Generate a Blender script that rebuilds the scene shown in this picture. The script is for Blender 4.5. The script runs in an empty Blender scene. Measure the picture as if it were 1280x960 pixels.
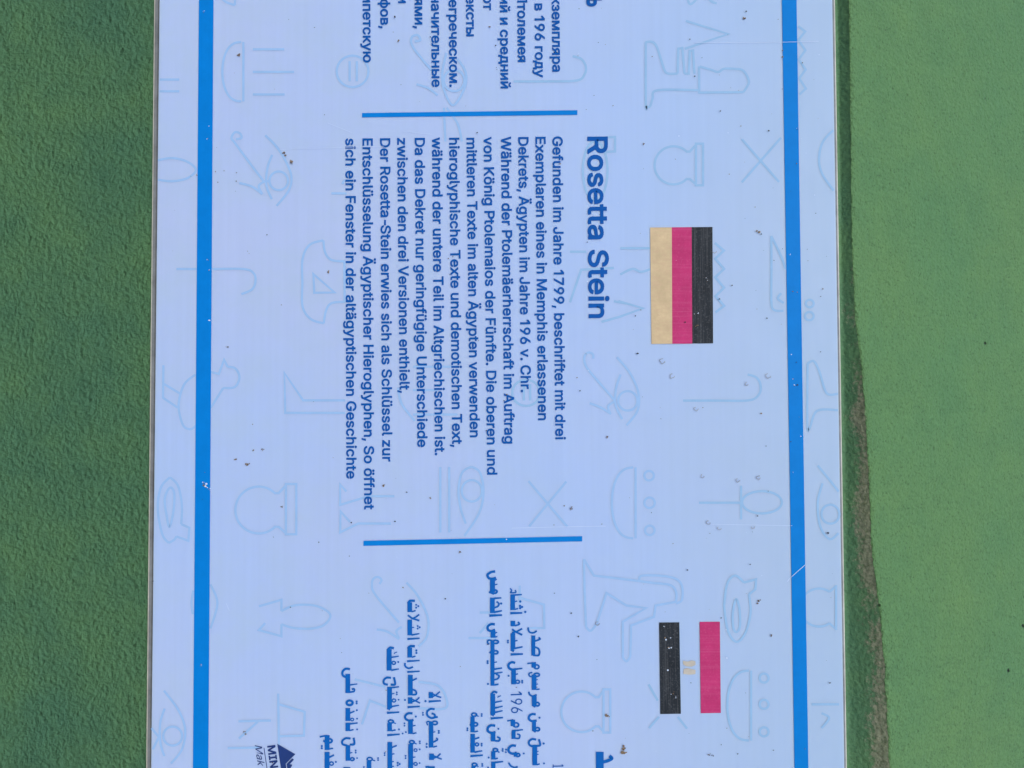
import bpy, bmesh, math, random
import mathutils.geometry
from mathutils import Vector, Matrix, noise

C = bpy.context.scene
COL = C.collection
R = math.radians
random.seed(11)

# ------------------------------------------------------------------ camera
# world: the wall faces -Y, Z is up; the photograph was taken with the camera
# turned on its side, so picture right is +Z and picture down is +X.
S = 0.0005                      # metres on the sign for one photograph pixel
F = 961.0                       # focal length in photograph pixels
D = F * S
TILT, ROLL = R(1.72), 0.0034
fwd = Vector((-math.sin(TILT), math.cos(TILT), 0)).normalized()
right = Vector((0, 0, 1))
up = right.cross(fwd)
rr = Matrix.Rotation(ROLL, 3, fwd)
right, up = rr @ right, rr @ up
cam_pos = -fwd * D
cd = bpy.data.cameras.new('camera')
cam = bpy.data.objects.new('camera', cd)
COL.objects.link(cam)
cd.sensor_fit = 'HORIZONTAL'
cd.sensor_width = 36
cd.lens = 36 * F / 1280
cd.clip_start, cd.clip_end = 0.01, 50
m = Matrix((right, up, -fwd)).transposed().to_4x4()
m.translation = cam_pos
cam.matrix_world = m
C.camera = cam

# ------------------------------------------------------------------ light
SUN_EL, SUN_AZ = R(34), R(180 + 12)
w = bpy.data.worlds.new('World')
C.world = w
w.use_nodes = True
nt = w.node_tree
sky = nt.nodes.new('ShaderNodeTexSky')
sky.sky_type = 'NISHITA'
sky.sun_disc = False
sky.sun_elevation = SUN_EL
sky.sun_rotation = SUN_AZ
nt.links.new(sky.outputs[0], nt.nodes['Background'].inputs['Color'])
nt.nodes['Background'].inputs['Strength'].default_value = 0.15
sd = bpy.data.lights.new('sun', 'SUN')
sd.energy = 1.5
sd.angle = R(12)
sd.color = (1.0, 0.96, 0.90)
sun = bpy.data.objects.new('sun', sd)
COL.objects.link(sun)
to_sun = Vector((math.sin(SUN_AZ) * math.cos(SUN_EL), math.cos(SUN_AZ) * math.cos(SUN_EL), math.sin(SUN_EL)))
sun.rotation_euler = to_sun.to_track_quat('Z', 'Y').to_euler()
sun.location = to_sun * 3
C.view_settings.view_transform = 'Standard'
C.view_settings.look = 'None'
C.view_settings.gamma = 1
C.view_settings.exposure = 0.24
C.cycles.use_denoising = True


# ------------------------------------------------------------------ helpers
def P(px, py, lift=0.0):
    """photograph pixel -> point on the sign's front plane, lift metres proud of it"""
    d = fwd * F + right * (px - 640) - up * (py - 480)
    t = -cam_pos.y / d.y
    p = cam_pos + d * t
    return Vector((p.x, -lift, p.z))


def nodes(name, rough=0.5, color=(.5, .5, .5), spec=0.5):
    mt = bpy.data.materials.new(name)
    mt.use_nodes = True
    t = mt.node_tree
    b = t.nodes['Principled BSDF']
    b.inputs['Base Color'].default_value = (*color, 1)
    b.inputs['Roughness'].default_value = rough
    b.inputs['Specular IOR Level'].default_value = spec
    return mt, t, b


def tex(t, kind, vec=None, **kw):
    n = t.nodes.new(kind)
    for k, v in kw.items():
        if k in n.inputs:
            n.inputs[k].default_value = v
        else:
            setattr(n, k, v)
    if vec:
        t.links.new(vec, n.inputs['Vector'])
    return n


def coords(t, scale=(1, 1, 1)):
    tc = t.nodes.new('ShaderNodeTexCoord')
    mp = t.nodes.new('ShaderNodeMapping')
    mp.inputs['Scale'].default_value = scale
    t.links.new(tc.outputs['Object'], mp.inputs['Vector'])
    return mp.outputs[0]


def ramp(t, fac, stops):
    n = t.nodes.new('ShaderNodeValToRGB')
    el = n.color_ramp.elements
    while len(el) < len(stops):
        el.new(0.5)
    for e, (p, c) in zip(el, stops):
        e.position = p
        e.color = (*c, 1) if not isinstance(c, float) else (c, c, c, 1)
    t.links.new(fac, n.inputs[0])
    return n.outputs[0]


def mix(t, fac, a, b, mode='MIX'):
    n = t.nodes.new('ShaderNodeMix')
    n.data_type = 'RGBA'
    n.blend_type = mode
    for sock, v in ((n.inputs[0], fac), (n.inputs[6], a), (n.inputs[7], b)):
        if isinstance(v, (int, float)):
            sock.default_value = v
        elif isinstance(v, tuple):
            sock.default_value = (*v, 1)
        else:
            t.links.new(v, sock)
    return n.outputs[2]


def math_(t, op, a, b=0.0):
    n = t.nodes.new('ShaderNodeMath')
    n.operation = op
    for s, v in ((n.inputs[0], a), (n.inputs[1], b)):
        if isinstance(v, (int, float)):
            s.default_value = v
        else:
            t.links.new(v, s)
    return n.outputs[0]


def bump(t, b, height, strength, dist):
    n = t.nodes.new('ShaderNodeBump')
    n.inputs['Distance'].default_value = dist
    if isinstance(strength, (int, float)):
        n.inputs['Strength'].default_value = strength
    else:
        t.links.new(strength, n.inputs['Strength'])
    t.links.new(height, n.inputs['Height'])
    t.links.new(n.outputs[0], b.inputs['Normal'])
    return n


def link(name, me, mat, parent=None):
    o = bpy.data.objects.new(name, me)
    COL.objects.link(o)
    if mat:
        me.materials.append(mat)
    if parent:
        o.parent = parent
    return o


def obj(name, bm, mat, parent=None):
    me = bpy.data.meshes.new(name)
    bm.to_mesh(me)
    bm.free()
    return link(name, me, mat, parent)


class Ink:
    """flat printed shapes collected in photograph pixels, laid on the sign's plane"""
    def __init__(s, lift):
        s.bm = bmesh.new()
        s.lift = lift
        s.n = 0
        s.o, s.k = (0, 0), 1.0

    def view(s, x0, y0, k):
        s.o, s.k = (x0, y0), k
        return s

    def q(s, p):
        return (s.o[0] + p[0] / s.k, s.o[1] + p[1] / s.k)

    def _v(s, p):
        return s.bm.verts.new(P(p[0], p[1], s.lift + (s.n % 60) * 3e-6))

    def poly(s, pts):
        v = [s._v(s.q(p)) for p in pts]
        f = s.bm.faces.new(v)
        f.normal_update()
        if f.normal.y > 0:
            f.normal_flip()
        s.n += 1

    def box(s, x0, x1, y0, y1):
        s.poly([(x0, y0), (x1, y0), (x1, y1), (x0, y1)])

    def dot(s, x, y, r, n=10):
        s.poly([(x + r * math.cos(6.2832 * i / n), y + r * math.sin(6.2832 * i / n)) for i in range(n)])

    def stroke(s, width, pts, smooth=True, taper=None):
        pts = [s.q(p) for p in pts]
        closed = len(pts) > 3 and math.dist(pts[0], pts[-1]) < 1e-6
        if closed:
            pts = pts[:-1]
        n = len(pts)
        if smooth and n > 2:
            out = []
            segs = n if closed else n - 1
            for i in range(segs):
                g = lambda j: pts[j % n] if closed else pts[max(0, min(n - 1, j))]
                a, b, c, d = g(i - 1), g(i), g(i + 1), g(i + 2)
                for k in range(6):
                    u = k / 6
                    out.append(tuple(0.5 * (2 * b[e] + (c[e] - a[e]) * u + (2 * a[e] - 5 * b[e] + 4 * c[e] - d[e]) * u * u
                                            + (3 * b[e] - a[e] - 3 * c[e] + d[e]) * u ** 3) for e in (0, 1)))
            if not closed:
                out.append(pts[-1])
            pts = out
            n = len(pts)
        L, Rr = [], []
        for i in range(n):
            a = pts[i - 1] if (i or closed) else pts[0]
            b = pts[(i + 1) % n] if (i < n - 1 or closed) else pts[-1]
            c = pts[i]
            d1 = Vector((c[0] - a[0], c[1] - a[1]))
            d2 = Vector((b[0] - c[0], b[1] - c[1]))
            d1 = d1.normalized() if d1.length else d2.normalized()
            d2 = d2.normalized() if d2.length else d1
            t = d1 + d2
            t = t.normalized() if t.length > 1e-6 else d1
            nn = Vector((-t.y, t.x))
            cs = max(0.45, Vector((-d1.y, d1.x)).dot(nn))
            h = width / s.k / 2 / cs
            if taper:
                h *= 1 + (taper - 1) * i / max(1, n - 1)
            L.append(s._v((c[0] + nn.x * h, c[1] + nn.y * h)))
            Rr.append(s._v((c[0] - nn.x * h, c[1] - nn.y * h)))
        for i in range(n if closed else n - 1):
            j = (i + 1) % n
            f = s.bm.faces.new((L[i], Rr[i], Rr[j], L[j]))
            f.normal_update()
            if f.normal.y > 0:
                f.normal_flip()
        s.n += 1

    def outline(s, wd, c):
        """thickens a closed contour: one small overlapping bar per edge, each on its own level"""
        base = s.n
        h = wd / 2
        for i, (a, b) in enumerate(zip(c, c[1:] + c[:1])):
            d = Vector((b[0] - a[0], b[1] - a[1]))
            if d.length < 1e-4:
                continue
            d.normalize()
            n = Vector((-d.y, d.x)) * h
            e = d * h * 0.8
            s.n = base + i % 7
            v = [s._v((x, y)) for x, y in ((a[0] - e.x + n.x, a[1] - e.y + n.y), (b[0] + e.x + n.x, b[1] + e.y + n.y),
                                           (b[0] + e.x - n.x, b[1] + e.y - n.y), (a[0] - e.x - n.x, a[1] - e.y - n.y))]
            f = s.bm.faces.new(v)
            f.normal_update()
            if f.normal.y > 0:
                f.normal_flip()
        s.n = base + 7

    def ring(s, cx, cy, rx, ry, width, n=16):
        pts = [(cx + rx * math.cos(6.2832 * i / n), cy + ry * math.sin(6.2832 * i / n)) for i in range(n)]
        s.stroke(width, pts + [pts[0]], smooth=False)

    def build(s, name, mat, parent):
        return obj(name, s.bm, mat, parent)


# ------------------------------------------------------------------ materials
def wall_material(name, rough_bump, base_lo, base_hi, pits, dirt=True, mottle=1.0, grain=0.62, grain_size=620.0):
    mt, t, b = nodes(name, 0.62, spec=0.35)
    v = coords(t)
    geo = coords(t, (0.9, 1, 1))                     # trowelled a little along the wall
    big = tex(t, 'ShaderNodeTexNoise', v, Scale=9.0, Detail=5.0, Roughness=0.6)
    mid = tex(t, 'ShaderNodeTexNoise', v, Scale=60.0, Detail=4.0, Roughness=0.6)
    fine = tex(t, 'ShaderNodeTexNoise', geo, Scale=grain_size, Detail=4.0, Roughness=0.7)
    med = tex(t, 'ShaderNodeTexNoise', geo, Scale=300.0, Detail=3.0, Roughness=0.65)
    mus = tex(t, 'ShaderNodeTexVoronoi', v, Scale=330.0, feature='F1')
    col = ramp(t, big.outputs[0], [(0.32, base_lo), (0.70, base_hi)])
    spk = ramp(t, fine.outputs[0], [(0.30, grain), (0.44, 0.96), (0.72, 1.12)])
    col = mix(t, 1.0, col, spk, 'MULTIPLY')
    blot = ramp(t, mid.outputs[0], [(0.33, (0.86, 0.90, 0.92)), (0.52, (1.0, 1.0, 1.0)), (0.72, (1.06, 1.03, 0.96))])
    col = mix(t, mottle, col, blot, 'MULTIPLY')
    # sparse pin holes
    vor = tex(t, 'ShaderNodeTexVoronoi', v, Scale=pits)
    hole = ramp(t, vor.outputs['Distance'], [(0.022, 1.0), (0.05, 0.0)])
    pick = tex(t, 'ShaderNodeSeparateColor')
    t.links.new(vor.outputs['Color'], pick.inputs[0])
    hole = math_(t, 'MULTIPLY', hole, math_(t, 'GREATER_THAN', pick.outputs[0], 0.72))
    col = mix(t, hole, col, (0.012, 0.02, 0.014))
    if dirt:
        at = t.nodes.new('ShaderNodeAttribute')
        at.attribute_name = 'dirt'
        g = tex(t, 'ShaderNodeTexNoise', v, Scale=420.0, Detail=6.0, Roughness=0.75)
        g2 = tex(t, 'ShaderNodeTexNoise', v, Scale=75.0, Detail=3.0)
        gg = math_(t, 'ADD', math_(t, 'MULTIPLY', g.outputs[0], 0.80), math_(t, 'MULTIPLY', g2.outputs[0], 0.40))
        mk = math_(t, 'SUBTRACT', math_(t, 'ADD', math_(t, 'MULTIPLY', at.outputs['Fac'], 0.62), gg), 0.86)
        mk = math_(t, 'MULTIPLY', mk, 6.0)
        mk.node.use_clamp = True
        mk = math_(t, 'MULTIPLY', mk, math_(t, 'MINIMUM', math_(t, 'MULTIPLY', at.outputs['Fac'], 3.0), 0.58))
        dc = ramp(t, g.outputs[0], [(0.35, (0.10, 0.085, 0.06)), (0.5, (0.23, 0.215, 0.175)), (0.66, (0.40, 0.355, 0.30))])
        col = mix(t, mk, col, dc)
    t.links.new(col, b.inputs['Base Color'])
    h = math_(t, 'ADD', math_(t, 'MULTIPLY', fine.outputs[0], 0.55), math_(t, 'MULTIPLY', med.outputs[0], 0.9))
    h = math_(t, 'ADD', h, math_(t, 'MULTIPLY', mus.outputs['Distance'], 0.35))
    h = math_(t, 'SUBTRACT', h, math_(t, 'MULTIPLY', hole, 1.2))
    # the stucco is trowelled smoother above the sign than below it
    sep = t.nodes.new('ShaderNodeSeparateXYZ')
    t.links.new(v, sep.inputs[0])
    st = math_(t, 'SUBTRACT', rough_bump, math_(t, 'MULTIPLY', math_(t, 'GREATER_THAN', sep.outputs[2], 0.19), rough_bump * 0.62)) if rough_bump > 0.9 else rough_bump
    bump(t, b, h, st, 0.0034)
    return mt


M_WALL = wall_material('green_stucco_shaded', 1.0, (0.056, 0.166, 0.096), (0.090, 0.214, 0.092), 42.0)  # darker green carries part of the upright face's shade
M_LEDGE = wall_material('green_smooth_render_lit', 0.88, (0.104, 0.254, 0.108), (0.126, 0.270, 0.104), 36.0, mottle=0.6, grain=0.42, grain_size=760.0)  # lighter green carries part of the light on the sky-facing slope


def panel_material():
    mt, t, b = nodes('printed_panel', 0.5, spec=0.16)
    v = coords(t)
    big = tex(t, 'ShaderNodeTexNoise', v, Scale=4.0, Detail=2.0)
    col = ramp(t, big.outputs[0], [(0.3, (0.368, 0.526, 0.860)), (0.7, (0.425, 0.530, 0.815))])
    streak = tex(t, 'ShaderNodeTexNoise', coords(t, (6, 1, 260)), Scale=1.0, Detail=3.0, Roughness=0.6)
    col = mix(t, 1.0, col, ramp(t, streak.outputs[0], [(0.3, 0.965), (0.7, 1.0)]), 'MULTIPLY')
    # thin film of dust, patchy
    dust = tex(t, 'ShaderNodeTexNoise', v, Scale=26.0, Detail=6.0, Roughness=0.7)
    film = tex(t, 'ShaderNodeTexNoise', v, Scale=2.3, Detail=1.0)
    dm = math_(t, 'MULTIPLY', ramp(t, dust.outputs[0], [(0.42, 0.0), (0.75, 1.0)]), ramp(t, film.outputs[0], [(0.35, 0.1), (0.65, 0.6)]))
    col = mix(t, dm, col, (0.39, 0.52, 0.70))
    # grey-green towards the upper edge: the panel's light falloff painted into its colour
    sp = t.nodes.new('ShaderNodeSeparateXYZ')
    t.links.new(v, sp.inputs[0])
    up_ = math_(t, 'ADD', sp.outputs[2], math_(t, 'MULTIPLY', big.outputs[0], 0.12))
    col = mix(t, ramp(t, up_, [(0.10, 0.0), (0.26, 0.62)]), col, (0.345, 0.495, 0.690))
    t.links.new(col, b.inputs['Base Color'])
    # milky acrylic: light spreads a few millimetres inside the sheet
    b.inputs['Subsurface Weight'].default_value = 0.6
    b.inputs['Subsurface Radius'].default_value = (1.0, 1.0, 1.0)
    b.inputs['Subsurface Scale'].default_value = 0.0028
    t.links.new(ramp(t, dust.outputs[0], [(0.35, 0.4), (0.75, 0.6)]), b.inputs['Roughness'])
    bump(t, b, tex(t, 'ShaderNodeTexNoise', v, Scale=30.0, Detail=2.0).outputs[0], 0.05, 0.001)
    return mt


def ink_material(name, c, var=0.10, bands=None, rough=0.33):
    mt, t, b = nodes(name, max(rough, .5), c, spec=0.06)
    v = coords(t)
    n = tex(t, 'ShaderNodeTexNoise', v, Scale=90.0, Detail=5.0, Roughness=0.7)
    col = mix(t, 1.0, tuple(c), ramp(t, n.outputs[0], [(0.3, 1.0 - var), (0.7, 1.0 + var)]), 'MULTIPLY')
    if bands:
        sc, amt, light = bands
        bn = tex(t, 'ShaderNodeTexNoise', coords(t, sc), Scale=1.0, Detail=2.0, Roughness=0.8)
        col = mix(t, math_(t, 'MULTIPLY', ramp(t, bn.outputs[0], [(0.5, 0.0), (0.68, 1.0)]), amt), col, light)
        sp = tex(t, 'ShaderNodeTexNoise', v, Scale=900.0, Detail=2.0)
        col = mix(t, math_(t, 'MULTIPLY', ramp(t, sp.outputs[0], [(0.55, 0.0), (0.72, 1.0)]), 0.35), col, light)
    t.links.new(col, b.inputs['Base Color'])
    return mt


M_PANEL = panel_material()
M_EDGE = ink_material('panel_edge', (0.19, 0.21, 0.24), 0.25)
M_RIM = ink_material('panel_rim', (0.50, 0.52, 0.50), 0.2)
M_STRIPE = ink_material('stripe_blue', (0.001, 0.185, 0.620), 0.06)
M_TEXT = ink_material('text_blue', (0.003, 0.086, 0.385), 0.08)
M_ARAB = ink_material('arabic_blue', (0.004, 0.110, 0.450), 0.08)
M_NAVY = ink_material('logo_navy', (0.018, 0.045, 0.190), 0.1)
M_MARK = ink_material('watermark_blue', (0.285, 0.472, 0.800), 0.05)
M_MARK2 = ink_material('watermark_green_blue', (0.268, 0.462, 0.750), 0.05)
M_BLACK = ink_material('flag_black', (0.020, 0.026, 0.036), 0.2, ((15, 1, 900), 0.35, (0.12, 0.13, 0.15)))
M_RED = ink_material('flag_pink_red', (0.450, 0.036, 0.160), 0.12, ((700, 1, 12), 0.35, (0.52, 0.09, 0.24)))
M_GOLD = ink_material('flag_gold', (0.540, 0.435, 0.285), 0.14, ((700, 1, 160), 0.6, (0.52, 0.37, 0.27)))
M_EMBLEM = ink_material('emblem_tan', (0.46, 0.45, 0.43), 0.15, ((600, 1, 200), 0.4, (0.50, 0.42, 0.34)))
M_DIRT = ink_material('dried_dirt', (0.17, 0.125, 0.085), 0.6, ((2600, 1, 2600), 0.35, (0.36, 0.30, 0.25)), 0.8)
M_STAIN = ink_material('ring_stain', (0.31, 0.35, 0.45), 0.3)
M_SOOT = ink_material('dark_specks', (0.035, 0.035, 0.045), 0.5, None, 0.7)
M_PALE = ink_material('pale_scuffs', (0.55, 0.67, 0.90), 0.05)

# ------------------------------------------------------------------ wall
YW = 0.0065            # the stucco face lies behind the sign's back
BOUND = [(-900, 1046), (-300, 1054), (0, 1061), (150, 1063), (300, 1064.5), (400, 1069), (460, 1077), (540, 1083), (600, 1086),
         (680, 1089), (760, 1099), (820, 1105), (880, 1108), (960, 1112), (1200, 1122), (1900, 1140)]


def interp(tab, x):
    for (a, b), (c, d) in zip(tab, tab[1:]):
        if x <= c:
            u = max(0, (x - a) / (c - a))
            return b + (d - b) * u
    return tab[-1][1]


def bound(py):
    n = noise.noise(Vector((py * 0.045, 3.1, 0))) * 1.6 + noise.noise(Vector((py * 0.16, 9.1, 0))) * 1.1 + noise.noise(Vector((py * 0.42, 2.1, 4))) * 0.9
    return interp(BOUND, py) + n * min(1.0, max(0.15, (py - 200) / 350))


def grid(rows, name, mat, parent, dirts=None):
    bm = bmesh.new()
    lay = bm.verts.layers.float.new('dirt')
    vs = []
    for i, r in enumerate(rows):
        line = []
        for j, p in enumerate(r):
            v = bm.verts.new(p)
            if dirts:
                v[lay] = dirts[i][j]
            line.append(v)
        vs.append(line)
    for a, b in zip(vs, vs[1:]):
        for k in range(len(a) - 1):
            f = bm.faces.new((a[k], a[k + 1], b[k + 1], b[k]))
    bmesh.ops.recalc_face_normals(bm, faces=bm.faces)
    if sum(f.normal.y for f in bm.faces) > 0:
        bmesh.ops.reverse_faces(bm, faces=bm.faces)
    for f in bm.faces:
        f.smooth = True
    return obj(name, bm, mat, parent)


def frange(a, b, st):
    n = max(1, round((b - a) / st))
    return [a + (b - a) * i / n for i in range(n)]


wall = bpy.data.objects.new('wall', None)
COL.objects.link(wall)
wall.location = (0, YW, 0)
wall['label'] = 'green painted stucco wall behind the white sign, with a smoother sloping ledge'
wall['category'] = 'wall'
bpy.context.view_layer.update()

ys = frange(-1500, -120, 60) + frange(-120, 1080, 3) + frange(1080, 2500, 60) + [2500]
zs = frange(-1500, -120, 60) + frange(-120, 230, 5) + frange(230, 1030, 40)


def face_y(px, py):
    v = Vector((px * .006, py * .006, 0))
    y = noise.noise(v) * 0.0011 + noise.noise(v * 3.7) * 0.0005
    fl = min(1.0, max(0.0, (190 - px) / 200)) if px < 600 else 0.25
    # the stucco below the sign leans back a little towards its foot
    back = 0.0
    if px < 185:
        back = (185 - px) * S * math.tan(R(3.0))
    return y * fl + back


def cove(px, py):
    """how far the wall swells forward above the sign, up to the edge of the ledge"""
    t = interp([(0, .72), (400, .62), (600, .56), (960, .42)], py)
    return max(0.0, px - 1047 - 15 * py / 960) * S * t  # overhang added so the strip above the sign shades darker


rows, dirts = [], []
for py in ys:
    b = bound(py)
    row, dr = [], []
    cols = zs + [1030 + (b - 1030) * k / 24 for k in range(25)]
    for px in cols:
        p = P(px, py)
        y = face_y(px, py) - cove(px, py)
        row.append((p.x, y, p.z * (D + YW + min(y, 0)) / D if px > 1000 else p.z))
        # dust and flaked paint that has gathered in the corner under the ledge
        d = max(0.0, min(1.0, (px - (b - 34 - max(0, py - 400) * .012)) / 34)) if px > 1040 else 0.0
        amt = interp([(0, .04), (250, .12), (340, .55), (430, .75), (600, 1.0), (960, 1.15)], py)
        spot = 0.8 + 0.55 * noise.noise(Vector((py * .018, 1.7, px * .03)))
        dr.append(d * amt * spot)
    rows.append(row)
    dirts.append(dr)
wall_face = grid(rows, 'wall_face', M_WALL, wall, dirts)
wall_face['label'] = 'rough green stucco face, its shade painted in as a darker green'

rows, dirts = [], []
SLOPE = math.tan(R(24))
for py in ys:
    b = bound(py)
    row, dr = [], []
    base = P(b, py)
    y1 = face_y(b, py) - cove(b, py)
    base.z *= (D + YW + y1) / D
    prof = [(-.0010, y1 + .0022), (0, y1 - .0001), (.0005, y1 - .0002), (.0012, y1 - .0002), (.0022, y1), (.0034, y1 + .00042)]
    z0, y0 = prof[-1]
    for dz in [.0015, .003, .006, .010, .015, .02, .03, .04, .05, .06, .075, .09, .105, .12, .14, .17, .22, .3, .4]:
        u = Vector((dz * 40, py * .012, 5))
        prof.append((z0 + dz, y0 + dz * SLOPE + noise.noise(u) * min(.0006, dz * .08)))
    for k, (dz, dy) in enumerate(prof):
        row.append((base.x, dy, base.z + dz))
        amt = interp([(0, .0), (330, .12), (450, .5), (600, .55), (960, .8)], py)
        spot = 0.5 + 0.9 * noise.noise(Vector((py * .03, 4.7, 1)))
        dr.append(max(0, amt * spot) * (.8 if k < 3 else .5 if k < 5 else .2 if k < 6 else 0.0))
    rows.append(row)
    dirts.append(dr)
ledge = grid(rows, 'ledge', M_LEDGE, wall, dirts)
ledge['label'] = 'smoother green sloping ledge above the sign, its brighter light painted in'

# ------------------------------------------------------------------ the sign
sign = bpy.data.objects.new('information_sign', None)
COL.objects.link(sign)
sign.location = (0, 0, 0)
sign['label'] = 'white museum information sign with blue stripes, flags and texts in Russian, German and Arabic'
sign['category'] = 'sign'

TOP, BOT = -1100, 1500          # the sign runs on past both ends of the picture


def edge(x0, x960, y):
    return x0 + (x960 - x0) * y / 960


def slab(name, la, lb, ra, rb, y_front, y_back, mat, bev):
    bm = bmesh.new()
    q = [(edge(la, lb, TOP), TOP), (edge(ra, rb, TOP), TOP), (edge(ra, rb, BOT), BOT), (edge(la, lb, BOT), BOT)]
    fr = [bm.verts.new(P(*p) + Vector((0, y_front, 0))) for p in q]
    bk = [bm.verts.new(P(*p) + Vector((0, y_back, 0))) for p in q]
    bm.faces.new(fr)
    bm.faces.new(bk[::-1])
    for i in range(4):
        j = (i + 1) % 4
        bm.faces.new((fr[i], bk[i], bk[j], fr[j]))
    bmesh.ops.recalc_face_normals(bm, faces=bm.faces)
    if bev:
        es = [e for e in bm.edges if all(v in fr for v in e.verts)]
        bmesh.ops.bevel(bm, geom=es, offset=bev, segments=2, profile=0.6, affect='EDGES')
    return obj(name, bm, mat, sign)


slab('panel', 199.3, 188.8, 1040.3, 1055.4, 0.0, 0.0038, M_PANEL, 0.0001)
slab('backing', 190.3, 180.2, 1046.0, 1061.0, 0.0040, 0.0062, M_EDGE, 0.0002)
slab('rim', 187.6, 177.3, 1048.3, 1063.4, 0.0052, 0.0068, M_RIM, 0.0004)


def quad(name, pts, mat, lift, parent=None):
    k = Ink(lift)
    k.poly(pts)
    return k.build(name, mat, parent or sign)


quad('border_stripe', [(edge(248.8, 241.3, -1000), -1000), (edge(267.1, 260.7, -1000), -1000),
                       (edge(267.1, 260.7, 1400), 1400), (edge(248.8, 241.3, 1400), 1400)], M_STRIPE, .00024)
quad('border_stripe', [(edge(977.2, 993.0, -1000), -1000), (edge(995.6, 1010.4, -1000), -1000),
                       (edge(995.6, 1010.4, 1400), 1400), (edge(977.2, 993.0, 1400), 1400)], M_STRIPE, .00024)
quad('divider_bar', [(452.6, 141.4), (721.7, 137.9), (721.7, 143.8), (452.6, 146.9)], M_STRIPE, .00024)
quad('divider_bar', [(454.4, 675.9), (727.8, 670.1), (727.8, 676.6), (454.4, 682.3)], M_STRIPE, .00024)

# flags
fl = quad('flag', [(812.9, 284.6), (890.5, 283.8), (891.3, 429.2), (814.4, 429.8)], M_BLACK, .00024)
fl['label'] = 'German flag of gold, pinkish red and black bands'
quad('gold_band', [(812.5, 284.5), (839.6, 284.3), (840.2, 429.8), (814.2, 430.0)], M_GOLD, .00030, fl)
quad('red_band', [(839.6, 284.3), (864.4, 284.1), (865.2, 429.6), (840.2, 429.8)], M_RED, .00030, fl)
fe = quad('flag', [(823.8, 777.9), (849.1, 777.8), (851.0, 892.0), (825.3, 892.4)], M_BLACK, .00024)
fe['label'] = 'Egyptian flag of a pinkish red and a black band with the bare panel white between them'
quad('red_band', [(874.4, 777.2), (899.7, 776.9), (900.9, 890.9), (875.9, 891.3)], M_RED, .00030, fe)
em = Ink(.00030).view(680, 660, 3.2)
em.poly([(555, 530), (575, 534), (590, 529), (605, 532), (606, 547), (590, 554), (566, 552), (557, 545)])
em.poly([(558, 564), (572, 560), (606, 567), (605, 584), (582, 586), (557, 583)])
em.build('emblem', M_EMBLEM, fe)


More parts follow.
